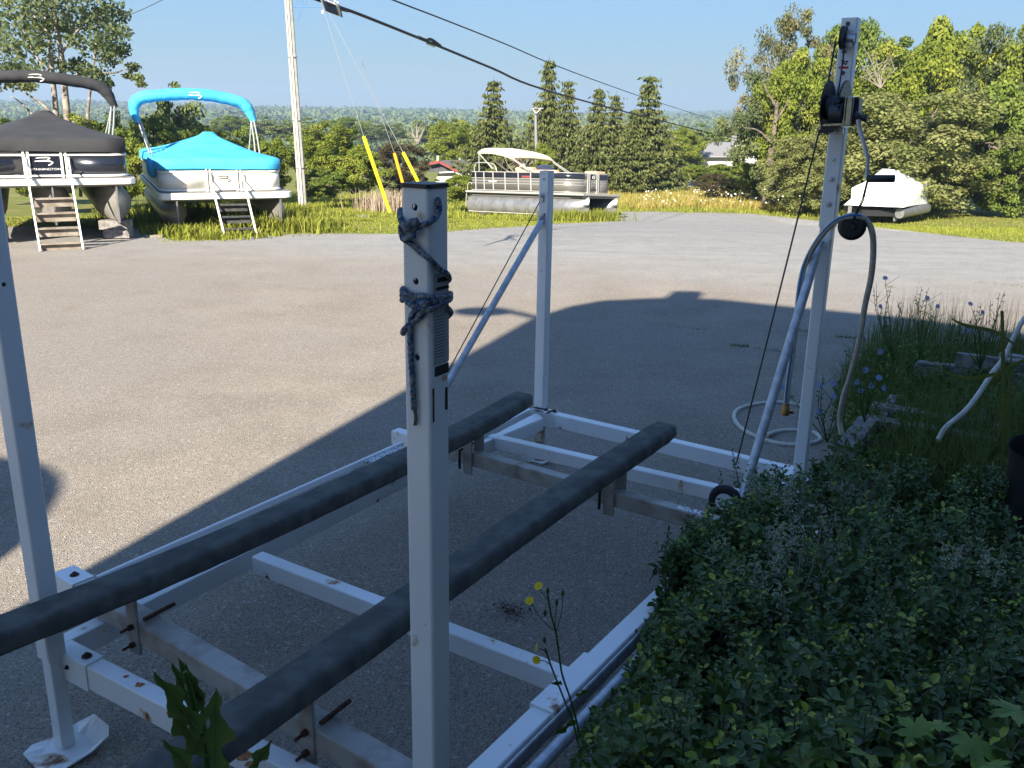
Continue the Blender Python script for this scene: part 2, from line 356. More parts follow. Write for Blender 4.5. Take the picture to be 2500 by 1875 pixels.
def text_mesh(body, size, depth=.001):
    cu = bpy.data.curves.new('t', 'FONT'); cu.body = body; cu.size = size; cu.extrude = depth; cu.align_x = 'CENTER'; cu.align_y = 'CENTER'
    o = bpy.data.objects.new('t', cu); COL.objects.link(o); dg = bpy.context.evaluated_depsgraph_get(); me = bpy.data.meshes.new_from_object(o.evaluated_get(dg))
    bpy.data.objects.remove(o); return me
def text_part(name, body, size, pos, right, up, m, parent, sx=1.0):
    me = text_mesh(body, size); r = nrm(right); u = nrm(up); n = np.cross(r, u)
    v = np.array([tuple(x.co) for x in me.vertices])
    vv = np.asarray(pos)+v[:, :1]*r*sx+v[:, 1:2]*u+v[:, 2:]*n
    me.vertices.foreach_set('co', vv.astype(np.float32).ravel()); me.update(); me.materials.clear(); me.materials.append(MT[m]); me.name = name
    o = bpy.data.objects.new(name, me); COL.objects.link(o); o.parent = parent; return o
def curve(pts, n=8):
    """Catmull-Rom through the points"""
    P = [np.asarray(p, float) for p in pts]; P = [2*P[0]-P[1]]+P+[2*P[-1]-P[-2]]; o = []
    for i in range(1, len(P)-2):
        for k in range(n):
            t = k/n; o.append(.5*(2*P[i]+(P[i+1]-P[i-1])*t+(2*P[i-1]-5*P[i]+4*P[i+1]-P[i+2])*t*t+(3*P[i]-P[i-1]-3*P[i+1]+P[i+2])*t**3))
    o.append(P[-2]); return o

# ================================================================== STRUCTURE: ground, lot, hills, haze
def sheet(name, m, xs, ys, dz, inside=None):
    v = [(x, y, gz(y)+dz) for y in ys for x in xs]; nx = len(xs)
    q = [(j*nx+i, j*nx+i+1, (j+1)*nx+i+1, (j+1)*nx+i) for j in range(len(ys)-1) for i in range(nx-1)]
    o = mesh_np(name, v, q, m); tag(o, kind='structure'); return o
ys = sorted(set([-40, -20, 0, 4, 8, 14, 17, 20, 24, 30, 40, 60, 85, 110]))
sheet('ground', 'lawn', [-120, -60, -30, -15, 0, 15, 30, 60, 120], ys, 0)
# asphalt lot: outline traced on the ground, draped on the slope row by row
def lot():
    edge = [(-200, 700), (0, 555), (200, 552), (330, 560), (385, 580), (440, 590), (560, 588), (640, 578), (760, 571), (980, 573), (1110, 565), (1250, 556), (1345, 548), (1430, 545), (1490, 542), (1512, 528), (1522, 506), (1620, 507), (1750, 516), (1950, 524), (2090, 533), (2200, 541), (2320, 560), (2420, 590), (2530, 640)]
    P = [atg(u, v) for u, v in edge]
    xs = np.array([p[0] for p in P]); yy = np.array([p[1] for p in P])
    X = np.concatenate([np.linspace(-22, xs[1], 6)[:-1], np.arange(xs[1], xs[-2], .12), np.linspace(xs[-2]+.2, 16, 6)])
    Y = np.interp(X, xs[1:-1], yy[1:-1])
    Y = np.where(X < xs[1], yy[1]+(xs[1]-X)*.1, Y); Y = np.where(X > xs[-2], yy[-2]-(X-xs[-2])*.9, Y)
    rng = np.random.default_rng(3); Y = Y+np.convolve(rng.normal(size=len(X)), np.ones(5)/5, 'same')*.16
    Y = np.minimum(Y, 36)
    mb = MB(); rows = [-30, 0, 14, 17, 20, 24, 30]
    v = []; f = []
    for x, y in zip(X, Y):
        for k in rows+[99]: 
            q = min(k, y); v.append((x, q, gz(q)+.012))
    nr = len(rows)+1
    for i in range(len(X)-1):
        for k in range(nr-1): f.append((i*nr+k, (i+1)*nr+k, (i+1)*nr+k+1, i*nr+k+1))
    o = mesh_np('parking_lot', v, f, 'asphalt'); tag(o, kind='structure'); return X, Y
LOTX, LOTY = lot()
def onlot(x, y, m=0.): return y < np.interp(x, LOTX, LOTY)-m
# planting bed beside the lift
bed = [(.62, .1), (1.5, 1.6), (2.15, 3.4), (2.45, 5.0), (2.6, 6.6), (3.2, 8.0), (5.0, 8.6), (9, 7.6), (9, .1)]
mb = MB(); mb.prism([(x, y, .016) for x, y in bed], (0, 0, .05)); tag(mb.build('planting_bed', 'soil'), kind='structure')
# far valley and hills
def hillz(x, y):
    base = np.interp(y, [110, 180, 300, 500, 900, 1300, 1700, 2300, 3200], [-3.6, -7, -10.5, -10, -3, 4, 7, 8, 8])
    return base+np.where(y > 700, 1, 0)*(3.0*np.sin(x/240+y/500+1.0)+1.6*np.sin(x/90+2.3)+np.clip((x-150)/500, -.3, 1)*9)*np.clip((y-700)/700, 0, 1)
hy = np.concatenate([np.linspace(108.5, 300, 12), np.linspace(340, 2400, 60), [3200]]); hx = np.linspace(-1800, 1800, 120)
GX, GY = np.meshgrid(hx, hy); GZ = hillz(GX, GY)-.3; nx = len(hx)
q = [(j*nx+i, j*nx+i+1, (j+1)*nx+i+1, (j+1)*nx+i) for j in range(len(hy)-1) for i in range(nx-1)]
tag(mesh_np('hills', np.stack([GX, GY, GZ], -1), q, 'hill', smooth=True), kind='structure')
# forest on the hills: thousands of crowns, one mass
def forest():
    rng = np.random.default_rng(5); n = 16000
    y = 175+2100*rng.random(n)**1.6; x = (rng.random(n)-.5)*y*1.35
    open_ = (np.sin(x/60+y/90)+np.sin(x/33-y/70) > 1.1) & (y < 600)
    x = x[~open_]; y = y[~open_]; n = len(x)
    h = 5+5*rng.random(n)+np.clip((y-300)/250, 0, 4); k = 20
    z0 = hillz(x, y)
    # near trees must not stand above what the photo shows
    z0 = np.where(y < 300, z0-1.5, z0)
    kind = (np.sin(x/70+1)+np.sin(y/55) + rng.normal(size=n)*.7)
    c = np.repeat(np.stack([x, y, z0], 1), k, 0); hh = np.repeat(h, k)
    d = unit(rng.normal(size=(n*k, 3)))*(rng.random((n*k, 1))**.4); 
    cen = c+np.stack([d[:, 0]*hh*.42, d[:, 1]*hh*.42, hh*.55+d[:, 2]*hh*.42], 1)
    v, q = cards(cen, np.clip(np.repeat(y, k)*.0045, .9, 4.)*(.7+.6*rng.random(n*k)), nup=.6, aspect=.8, rng=rng)
    t = np.clip(.45+.16*np.repeat(kind, k)+.18*rng.normal(size=n*k), 0, 1)
    tag(mesh_np('distant_forest', v, q, 'leaf_far', tint=np.repeat(t, 4)), 'hazy green woodland covering the far hillside', 'forest', kind='stuff')
forest()
# haze
mb = MB(); mb.box((0, 1180, 10), (5200, 2480, 110)); hz = mb.build('haze', 'hill'); hz.data.materials.clear()
hm = bpy.data.materials.new('haze'); hm.use_nodes = True; hn = hm.node_tree; hn.nodes.clear()
pv = hn.nodes.new('ShaderNodeVolumePrincipled'); pv.inputs['Color'].default_value = (.55, .75, 1.0, 1); pv.inputs['Density'].default_value = .00055; pv.inputs['Anisotropy'].default_value = .2
ho = hn.nodes.new('ShaderNodeOutputMaterial'); hn.links.new(pv.outputs[0], ho.inputs['Volume']); hz.data.materials.append(hm); tag(hz, 'thin blue haze over the valley', 'haze', kind='stuff')

# ------------------------------------------------------------------ the building behind the camera that shades the lift
mb = MB(); by = -1.6
prof = [(-4.03, 0), (-4.03, 6.8), (-3.85, 7.25), (-3.6, 7.48), (-3.0, 7.62), (-2.3, 7.62), (-1.4, 7.38), (0, 7.05), (1.2, 6.6), (4.5, 5.4), (9, 3.9), (9, 0)]
mb.prism([(x, by, z) for x, z in prof], (0, -9, 0)); shop = thing('workshop_building', 'tall grey workshop building behind the camera', 'building', (0, -6, 0))
keep(mb.build('wall', 'siding'), shop)
mb = MB(); wq = [np.array([1.9, -1.55, 0])+np.array([LU[0], LU[1], 0])*k for k in (0, 7.6)]; mb.prism([wq[0], wq[1], wq[1]+np.array([6, -3.7, 0]), wq[0]+np.array([6, -3.7, 0])], (0, 0, 4.6)); keep(mb.build('added_shade_wing', 'wingdark'), shop)  # unseen wing added to block sky light and darken the posts' right faces
mb = MB(); mb.box((-2.74, by-.12, 7.72), (.34, .2, .42)); keep(mb.build('roof_vent', 'siding'), shop)
mb = MB(); mb.tube([(-4.0, by-.1, 6.9), (-4.4, by-.1, 7.08)], .05, 8); mb.ball((-4.72, by-.1, 7.08), .34, 12, (1, .5, .35)); keep(mb.build('yard_lamp', 'siding'), shop)
mb = MB(); mb.ball((-5.5, by, 2.82), 1.17, 20); caster = thing('added_shadow_ball', 'unseen ball on a stem, added to cast a rounded shadow at the left', 'shrub', (-5.5, by, 0)); keep(mb.build('crown', 'leaf_mid'), caster)  # stand-in for an unknown object, shaped to cast the rounded shadow at left
mb = MB(); mb.cyl((-5.5, by, 0), (-5.5, by, 2), .06); keep(mb.build('trunk', 'bark'), caster)  # stem holding up the added shadow-casting ball

# ================================================================== BOAT LIFT
lift = thing('boat_lift', 'white painted steel boat lift frame with two dark carpeted bunks', 'boat lift', F(1.5, .8, 0))
def lp(mb, name, m, parent=None, bevel=0):
    o = mb.build(name, m, None, bevel); o.parent = parent or lift
    if parent is None: o.matrix_parent_inverse = root_inv(lift)
    return o
PS = .0645
def post(P0, P1, s=PS, holes=(), name='post', hollow=.004):
    mb = MB(); mb.rbeam(P0, P1, s, s, .008, up=(LU[0], LU[1], 0), seg=4, hollow=hollow); o = lp(mb, name, 'white')
    if holes:
        cut = MB(); d = nrm(np.asarray(P1)-np.asarray(P0)); Ln = np.linalg.norm(np.asarray(P1)-np.asarray(P0))
        for h in holes:
            c = np.asarray(P1)-d*h
            for ax in (LU, LN): a = np.array([ax[0], ax[1], 0]); cut.cyl(c-a*s, c+a*s, .0070, seg=14)
            oo = cut.build('cut', 'white')
            b = o.modifiers.new('b', 'BOOLEAN'); b.operation = 'DIFFERENCE'; b.object = oo; b.solver = 'EXACT'
            dg = bpy.context.evaluated_depsgraph_get(); me = bpy.data.meshes.new_from_object(o.evaluated_get(dg)); o.modifiers.clear(); o.data = me; bpy.data.objects.remove(oo)
            cut = MB()
    return o
A0 = F(0, 0, 0); B0 = np.array([-.170, 1.730, 0]); D0 = np.array([1.475, 4.29, 0]); atd = lambda u, v, s_: ats(u, v, s_-.143); C0 = F(3.17, 0, 0); C0 = np.array([.178, 5.25, 0])
up = lambda P, z: np.array([P[0], P[1], z])
zA, zB, zC, zD = 1.905, 1.925, 1.77, 2.50
pA = post(up(A0, .36), up(A0, zA), holes=(.12, .33))
pB = post(up(B0, .02), up(B0, zB), holes=(.036, .175, .325))
pC = post(up(C0, .36), up(C0, zC), holes=(.045, ))
pD = post(up(D0, .27), up(D0, 1.75), s=.060)
pS = post(up(D0, 1.585), up(D0, zD), s=.071, name='upper_sleeve')
# caps
for P, z in ((B0, zB), (A0, zA)):
    mb = MB(); mb.rbeam(up(P, z-.001), up(P, z+.007), PS+.004, PS+.004, .008, up=(LU[0], LU[1], 0)); lp(mb, 'post_cap', 'black')
# inner legs and foot pads
for P, dz in ((A0, 0), (C0, 0), (D0, 0)):
    mb = MB(); mb.rbeam(up(P, .02), up(P, .37), .048, .048, .005, up=(LU[0], LU[1], 0)); lp(mb, 'leg', 'white' if P is not C0 else 'rustyleg')
def pad(pts, lift_=.0):
    mb = MB(); c = np.mean(pts, 0); k = len(pts)
    inn = [c+(p-c)*.62 for p in pts]; inn = [np.array([p[0], p[1], .012+lift_]) for p in inn]
    v = list(inn)+[np.asarray(p) for p in pts]; v2 = [p+np.array([0, 0, .006]) for p in v]
    f = [tuple(range(k)[::-1])]+[(i, (i+1) % k, (i+1) % k+k, i+k) for i in range(k)]
    mb.add(v+v2, f+[tuple(i+2*k for i in q[::-1]) for q in f]+[(i+k, (i+1) % k+k, (i+1) % k+3*k, i+3*k) for i in range(k)])
    lp(mb, 'foot_pad', 'white')
padA = [atz(57, 1843, .03), atz(78, 1822, .018), atz(142, 1797, .018), atz(188, 1768, .03), atz(230, 1746, .075), atz(266, 1775, .085), atz(266, 1798, .06), atz(225, 1838, .03), atz(150, 1885, .018), atz(95, 1885, .018)]
pad(padA)
padC = [atz(1273.8, 1115, .05), atz(1301, 1105, .05), atz(1322, 1108, .02), atz(1349, 1118, .05), atz(1340, 1127, .04), atz(1324, 1133, .015), atz(1300, 1127, .018)]
pad(padC)
c = D0; pad([c+np.array([.13*math.cos(a), .13*math.sin(a), .02]) for a in np.linspace(0, 2*math.pi, 9)[:-1]])
# frame beams (top at .36)
def beam(s0, t0, s1, t1, top, w_, h, name='frame_beam', m='white', parent=None, r=.006):
    mb = MB(); mb.rbeam(F(s0, t0, top-h/2), F(s1, t1, top-h/2), w_, h, r, seg=3); return lp(mb, name, m, parent)
W = 1.47; WR = lambda s_: 1.447+.038*s_
beam(0.05, .04, .05, W, .36, .06, .088)                   # front
beam(3.13, .03, 3.03, 1.60, .36, .058, .085)                # back
beam(.86, 0.02, .83, W-.03, .36, .06, .075)
beam(2.58, 0.02, 2.58, W-.03, .36, .06, .07)
beam(.03, -.065, 3.12, -.065, .357, .06, .085)                   # left side
beam(-.9, WR(-.9), 3.02, WR(3.02), .357, .07, .085)                # right side
beam(0.05, -.02, .05, .15, .366, .070, .100, 'corner_sleeve')
beam(3.125, -.02, 3.125, .13, .3655, .067, .096, 'corner_sleeve')
beam(.62, WR(.62), .95, WR(.95), .366, .084, .09, 'joint_plate')
# gusset plate at C
mb = MB(); g0 = [F(3.09, .02, .345), F(3.02, .10, .345), F(2.45, .045, .345), F(2.45, .02, .345)]; mb.prism(g0, (0, 0, .006)); mb.prism([g0[1], g0[2], g0[2]-np.array([0, 0, .07]), g0[1]-np.array([0, 0, .07])], LN_ := np.array([LN[0]*.004, LN[1]*.004, 0])); lp(mb, 'gusset_plate', 'white')
# rails of the cradle: lip, dark gap and pipe
beam(-.9, WR(-.9)+.055, 3.0, WR(3.0)+.055, .362, .010, .05, 'rail_lip', 'galv')
mb = MB(); mb.tube([F(-.9, WR(-.9)+.112, .338), F(3.0, WR(3)+.112, .338)], .021, 12); lp(mb, 'side_pipe', 'pipe')
beam(.3, -.19, 2.02, -.16, .452, .016, .03, 'rail_lip', 'white')
mb = MB(); mb.tube([F(.28, -.125, .43), F(2.02, -.10, .43)], .017, 12); lp(mb, 'side_pipe', 'pipe')
mb = MB(); mb.rbeam(F(1.98, -.15, .437), F(1.72, -.155, .437), .07, .012, .002); lp(mb, 'sticker_plate', 'sticker')
# cradle bars
CB1 = lambda t_: .238-.092*t_
cb1 = beam(CB1(-.33), -.33, CB1(1.6), 1.6, .45, .078, .075, 'cradle_bar', 'alu')
CB2 = lambda t_: 2.13-.065*t_
cb2 = beam(CB2(-.3), -.3, CB2(1.52), 1.52, .45, .056, .072, 'cradle_bar', 'alu')
mb = MB(); mb.rbeam(F(CB1(-.335), -.335, .412), F(CB1(-.2), -.2, .412), .085, .081, .006); lp(mb, 'bar_end_sleeve', 'white', cb1)
mb = MB(); mb.rbeam(F(CB2(-.31), -.31, .412), F(CB2(-.2), -.2, .412), .064, .08, .006); lp(mb, 'bar_end_sleeve', 'white', cb2)
mb = MB(); mb.rbeam(F(CB2(1.33), 1.33, .4508), F(CB2(1.44), 1.44, .4508), .04, .002, .0009); lp(mb, 'warning_sticker', 'sticker', cb2)
# bunks
def bunk(pts):
    mb = MB(); rng = np.random.default_rng(int(len(pts)*100)); c = curve(pts, 12); n = len(c)-1; prof = []
    for cx, cy, a0 in ((.043, .016, 0), (-.043, .016, 90), (-.043, -.016, 180), (.043, -.016, 270)):
        for i in range(5):
            a = R(a0+90*i/4); prof.append((cx+.022*math.cos(a), cy+.022*math.sin(a)))
    v = []; k = len(prof)
    for i in range(n+1):
        x, y, d = mb.frame(c[max(i-1, 0)], c[min(i+1, n)], (0, 0, 1)); ps = .9 if i in (0, n) else 1
        for a, b in prof: v.append(c[i]+x*(a*ps+.0008*rng.normal())+y*(b*ps+.0008*rng.normal()))
    f = [(i*k+j, i*k+(j+1) % k, (i+1)*k+(j+1) % k, (i+1)*k+j) for i in range(n) for j in range(k)]
    mb.add(v, f, True); mb.add(v[:k], [tuple(range(k-1, -1, -1))]); mb.add(v[-k:], [tuple(range(k))]); return lp(mb, 'bunk', 'carpet')
zb = .570
b1 = bunk([F(-.75, .015, zb), F(-.2, .10, zb), F(.3, .165, zb), F(1.0, .205, zb), F(2.0, .21, zb), F(2.68, .165, zb)])
b2 = bunk([F(-.9, .98, zb), F(0, 1.0, zb), F(1.5, 1.0, zb), F(2.64, 1.02, zb)])
for (s, t) in ((CB1(.18)-.012, .18), (CB2(.2)-.005, .205), (CB1(1.03)-.012, 1.03), (CB2(1.0)-.005, 1.01)):
    mb = MB(); mb.rbeam(F(s-.03, t, .545), F(s-.03, t, .335), .012, .05, .002, up=(LN[0], LN[1], 0)); br = lp(mb, 'bunk_bracket', 'alu')
    far = s > 1
    if not far:
        mb = MB(); mb.rbeam(F(s-.01, t+.03, .458), F(s+.11, t+.03, .458), .012, .012, .003)
        lp(mb, 'clamp_rod', 'rust', br)
        for zq in (.435, .37): mb = MB(); mb.tube([F(s-.078, t, zq), F(s-.05, t, zq), F(s-.05, t, zq), F(s-.035, t, zq), F(s-.02, t, zq)], [.005, .005, .010, .010, .005], 8); lp(mb, 'clamp_bolt', 'rust', br)
    else:
        mb = MB(); mb.tube(curve([F(s-.045, t-.04, .36), F(s-.045, t-.04, .445), F(s-.03, t-.04, .457), F(s+.08, t-.04, .457)], 4), .007, 8); lp(mb, 'clamp_bolt', 'black_metal', br)
        mb = MB(); mb.rbeam(F(s+.04, t+.02, .55), F(s+.04, t+.02, .45), .05, .05, .003); lp(mb, 'spacer_block', 'alu', br)
mb = MB(); P = atz(827, 1585, .604); mb.tube([P+np.array([0, 0, -.002]), P+np.array([0, 0, .0015])], [.017, .014], 9); lp(mb, 'worn_patch', 'rust', b2)
for (u, v, r_) in ((308, 1651, .007), (341, 1671, .013), (425, 1738, .018), (600, 1846, .02), (612, 1866, .012)):
    mb = MB(); P = atz(u, v, .3612); rr = random.Random(u); ring_ = [P+r_*rr.uniform(.6, 1.2)*np.array([math.cos(a)*1.3, math.sin(a), 0]) for a in np.linspace(0, 6.28, 12)[:-1]]; mb.prism(ring_, (0, 0, .0006)); lp(mb, 'rust_spot', 'rustorange')
for (s_, t_, l_, w2) in ((3.125, .02, .05, .02), (3.10, .10, .012, .06), (3.08, .03, .05, .012)):
    mb = MB(); P = F(s_, t_, .3675); rr = random.Random(int(s_*100)); ring_ = [P+np.array([LN[0], LN[1], 0])*l_*math.cos(a)*rr.uniform(.7, 1.1)+np.array([LU[0], LU[1], 0])*w2*math.sin(a)*rr.uniform(.6, 1.1) for a in np.linspace(0, 6.28, 12)[:-1]]; mb.prism(ring_, (0, 0, .0007)); lp(mb, 'rust_spot', 'rust')
# rusty bolts
def bolt(P, n_, r=.017, h=.012, m='rust'):
    mb = MB(); n_ = nrm(n_); P = np.asarray(P); mb.cyl(P, P+n_*.003, r*1.35, seg=14); mb.cyl(P+n_*.003, P+n_*h, r, r*.6, 8); lp(mb, 'bolt', m)
Z = (0, 0, 1)
for P in (F(CB1(-.26), -.26, .452), F(.05, .11, .367), F(3.12, .065, .366), F(3.125, .12, .366)): bolt(P, Z, .012)
mU = -np.array([LU[0], LU[1], 0]); mN = np.array([LN[0], LN[1], 0])
bolt(F(2.145, -.31, .435), -mN, .014); bolt(F(2.145, -.31, .39), -mN, .014)
bolt(F(.015, .052, .325)+mU*.0, mU, .006, .01, 'black_metal')
# brace of post C and its cable
bt = att(1319, 520, 0.0); bb = F(1.72, 0, .36)
pc = ats(1319, 528, 3.17-.03); 
mb = MB(); mb.tube([ats(1322, 540, 3.125), bb+mU*0], .0175, 12); lp(mb, 'diagonal_brace', 'pipe')
mb = MB(); mb.rbeam(ats(1321, 520, 3.132)+np.array([0, 0, 0]), ats(1321, 545, 3.132), .045, .014, .003, up=(LU[0], LU[1], 0)); lp(mb, 'brace_lug', 'galv')
bolt(ats(1320, 532, 3.118), mU, .011, .015, 'galv')
mb = MB(); mb.rbeam(ats(1322, 477, 3.134), ats(1322, 493, 3.134), .03, .012, .003, up=(LU[0], LU[1], 0)); lp(mb, 'cable_lug', 'galv')
bolt(ats(1321, 477, 3.122), mU, .011, .016, 'galv')
mb = MB(); mb.tube([ats(1317, 494, 3.118), att(1042, 1003, .02)], .0032, 6); lp(mb, 'lift_cable', 'darkwire')
# brace of post D
bd0 = atd(2003, 590, 3.12); mb = MB(); mb.tube([bd0, att(1812, 1215, 1.52)], .021, 14); lp(mb, 'diagonal_brace', 'pipe')
# cable of post D: over the pulley, down to the cradle
mb = MB(); mb.tube([atd(2040, 100, 3.09), atd(1999.5, 322, 3.08), atd(1931, 600, 3.07), atd(1797, 1135, 2.9)], .0042, 6); lp(mb, 'lift_cable', 'darkwire')
mb = MB(); mb.tube([atd(2062, 110, 3.085), atd(2052, 190, 3.08), atd(2044, 240, 3.06)], .004, 6); lp(mb, 'lift_cable', 'darkwire')
# top pulley: a dark sheave on the sleeve
def disc(c, n_, r, th, seg=26, teeth=0, depth=.006):
    mb = MB(); c = np.asarray(c); n_ = nrm(n_); x = nrm(np.cross(n_, (0, 0, 1))); y = np.cross(n_, x); k = seg
    pts = []
    for i in range(k):
        a = 2*math.pi*i/k; rr = r-(depth if teeth and i % 2 else 0); pts.append(c+rr*(x*math.cos(a)+y*math.sin(a)))
    mb.prism([p-n_*th/2 for p in pts], n_*th); return mb
ax = nrm(np.array([LN[0], LN[1], 0])*1.0+mU*.03)
pul = lp(disc(atd(2061, 92, 3.095), ax, .048, .012), 'pulley', 'black')
mb = disc(atd(2056, 92, 3.095), ax, .05, .004); lp(mb, 'sheave_flange', 'black', pul)
mb = MB(); P = atd(2069, 94, 3.105); mb.rbeam(P+np.array([0, 0, .034]), P-np.array([0, 0, .034]), .004, .045, .001, up=(LN[0], LN[1], 0)); mb.cyl(P, P+ax*.03, .016, seg=12); mb.rbeam(P+ax*.016+np.array([0, 0, .022])-mU*.02, P+ax*.016-np.array([0, 0, .022])-mU*.02, .03, .03, .003); lp(mb, 'pulley_bracket', 'galv', pul)
# winch
win = MB(); s0 = 3.095
def q(u, v, s=s0): return atd(u, v, s)
win.prism([q(2033, 313), q(2058, 313), q(2058, 329), q(2023, 329), q(2023, 322)], -mU*.02); wo = lp(win, 'winch', 'galv')
def wp(mb, name, m): return lp(mb, name, m, wo)
cW = q(2023, 255, 3.02)
sp_ax = nrm(np.array([LN[0], LN[1], 0]))
wp(disc(q(2021, 256, 3.05), sp_ax+mU*.07, .103, .006, 40), 'drum_flange', 'black_metal')
wp(disc(q(2062, 250, 3.04), sp_ax+mU*.07, .092, .008, 64, 1, .005), 'ratchet_gear', 'black_metal')
mb = MB(); mb.cyl(q(2021, 262, 3.04), q(2062, 262, 3.04), .052, .045, 20); wp(mb, 'cable_drum', 'black_metal')
mb = MB(); mb.tube([q(2030, 276, 2.98), q(2037, 250, 2.98)], .01, 6); mb.cyl(q(2027, 276, 3.0), q(2058, 276, 3.0), .042, seg=16); wp(mb, 'wound_cable', 'darkwire')
mb = MB(); mb.prism([q(2007, 226, 3.02), q(2010, 222, 3.02), q(2004, 309, 3.02), q(1999, 316, 3.02)], -mU*.12); wp(mb, 'side_plate', 'zinc')
mb = MB(); mb.prism([q(2064, 236, 2.99), q(2066.5, 236, 2.99), q(2059, 311, 2.99), q(2055.5, 311, 2.99)], -mU*.12); wp(mb, 'side_plate', 'zinc')
mb = MB(); mb.prism([q(2006, 303, 3.0), q(2056, 301, 3.0), q(2056, 306, 3.0), q(2005, 308, 3.0)], -mU*.12); wp(mb, 'cross_plate', 'zinc')
mb = MB(); mb.prism([q(2004, 309, 3.0), q(2056, 306, 3.0), q(2034, 322, 3.0), q(2022, 326, 3.0), q(2000, 325, 3.0)], -mU*.02); wp(mb, 'lower_plate', 'black_metal')
mb = MB(); a_ = [q(2067.5, 235, 2.985), q(2083.5, 235, 2.985), q(2076.5, 308, 2.985), q(2060, 309, 2.985)]; mb.prism(a_, -mU*.075); wp(mb, 'gear_cover', 'zinc').modifiers.new('b', 'BEVEL').width = .004
mb = MB(); mb.prism([q(2085, 236, 3.02), q(2098, 238, 3.04), q(2095, 300, 3.04), q(2077, 309, 3.0), q(2078, 306, 3.0)], -mU*.07); wp(mb, 'gear_housing', 'black_metal')
mb = MB(); mb.cyl(q(2088, 286, 3.0), q(2101, 288, 3.0), .024, .020, 12); mb.cyl(q(2101, 288, 3.0), q(2113, 289, 3.0), .013, seg=10); mb.cyl(q(2112, 289, 3.0), q(2118, 290, 3.0), .016, seg=8); wp(mb, 'crank_shaft', 'black_metal')
mb = MB(); mb.tube([q(2095, 292, 2.97), q(2098, 312, 2.97), q(2119, 388, 2.96), q(2116, 436, 2.96)], [.010, .010, .009, .009], 8); wp(mb, 'crank_arm', 'pipe')
mb = MB(); g1, g2 = q(2116, 436, 2.955), q(2185, 436, 2.955); mb.tube([g1, g1+(g2-g1)*.04, g1+(g2-g1)*.97, g2], [.010, .0165, .0165, .014], 14); wp(mb, 'crank_grip', 'black')
bolt(q(2043, 320, 3.1), mU, .009, .012, 'galv')
# black wheel-like knob hanging on its loop of cord
knob = thing('hanging_float', 'round black rubber float hanging on a cord from the winch crank grip', 'float', q(2080, 553, 2.96))
mb = MB(); cc = q(2080, 553, 2.96); nn_ = nrm(EYE-cc+np.array([-.3, 0, -.4])); mb.tube([cc-nn_*.03, cc-nn_*.02, cc, cc+nn_*.012, cc+nn_*.018], [.035, .055, .061, .058, .045], 24); keep(mb.build('body', 'black'), knob)
mb = MB(); mb.cyl(cc+nn_*.012, cc+nn_*.04, .022, .018, 6); keep(mb.build('nut', 'black_metal'), knob)
mb = MB(); mb.tube([q(2117, 442, 2.955), q(2104, 490, 2.95), cc+nn_*.03+np.array([0, 0, .03])], .003, 6); mb.tube([q(2119, 442, 2.955), q(2108, 490, 2.95), cc+nn_*.03+np.array([0.006, 0, .03])], .003, 6); keep(mb.build('cord', 'cable'), knob)
# bolts and decals on the upper sleeve
for u_, v_ in ((2035, 390), (2030, 437), (2024, 499)): bolt(atd(u_, v_, 3.17-.037), mU, .010 if v_ > 400 else .006, .012, 'galv')
for u_, v_ in ((2070, 58), (2060, 126), (2058, 178)): bolt(atd(u_, v_, 3.17-.037), mU, .007, .002, 'decal')
def quad_on_s(u0, v0, u1, v1, s, name, m, parent):
    mb = MB(); mb.prism([atd(u0, v0, s), atd(u1, v0, s), atd(u1-.1*(v1-v0), v1, s), atd(u0-.1*(v1-v0), v1, s)], -mU*.0006); return lp(mb, name, m, parent)
quad_on_s(2048, 162, 2071.5, 168, 3.1336, 'red_label', 'red', None)
mb = MB()
for a_, b_ in (((2058, 143), (2061, 158)), ((2053, 147), (2070, 151)), ((2064, 158), (2070, 148)), ((2056, 153), (2067, 157))): mb.tube([atd(*a_, 3.1336), atd(*b_, 3.1336)], .0022, 5)
lp(mb, 'bird_emblem', 'print')
# wheel
whl = ats(1745, 1226, 2.35); whl = F(2.33, W-.02, .40)
o = MB(); axw = np.array([-LU[0], -LU[1], 0])
mb = MB(); mb.tube([whl+.0*axw]+[whl+axw*.001], .001, 3)
ring = [whl+axw*0+.058*(np.array([LN[0], LN[1], 0])*math.cos(a)+np.array([0, 0, 1.])*math.sin(a)) for a in np.linspace(0, 2*math.pi, 29)]
mb = MB(); mb.tube(ring, .021, 10, caps=False); wt = lp(mb, 'wheel', 'tire')
mb = MB(); mb.cyl(whl-axw*.02, whl+axw*.018, .042, seg=18); lp(mb, 'hub', 'white', wt)
# sticker on the B post, right face
mb = MB(); f0 = B0+mN*(PS/2+.0006)
def onB(a, z): return np.array([B0[0], B0[1], 0])+mN*(PS/2+.0007)-mU*0+np.array([LU[0], LU[1], 0])*a+np.array([0, 0, z])
def onBf(a, z): return np.array([B0[0], B0[1], 0])+mU*(PS/2+.0007)+np.array([LN[0], LN[1], 0])*a+np.array([0, 0, z])
def rect(fn, a0, a1, z0, z1, name, m, parent=None, th=.0005):
    mb = MB(); o_ = mN if fn is onB else mU; mb.prism([fn(a0, z0), fn(a1, z0), fn(a1, z1), fn(a0, z1)], o_*th); return lp(mb, name, m, parent)
lab = rect(onB, -.020, .029, 1.585, 1.765, 'warning_label', 'labelgrey')
lo = MB(); rl = random.Random(4)
for z in np.arange(1.60, 1.685, .0062):
    lo.prism([onB(-.017, z), onB(-.017+.036*rl.uniform(.7, 1.), z), onB(-.017+.034, z+.0011), onB(-.017, z+.0011)], mN*.0009)
lp(lo, 'fine_print', 'print', lab)
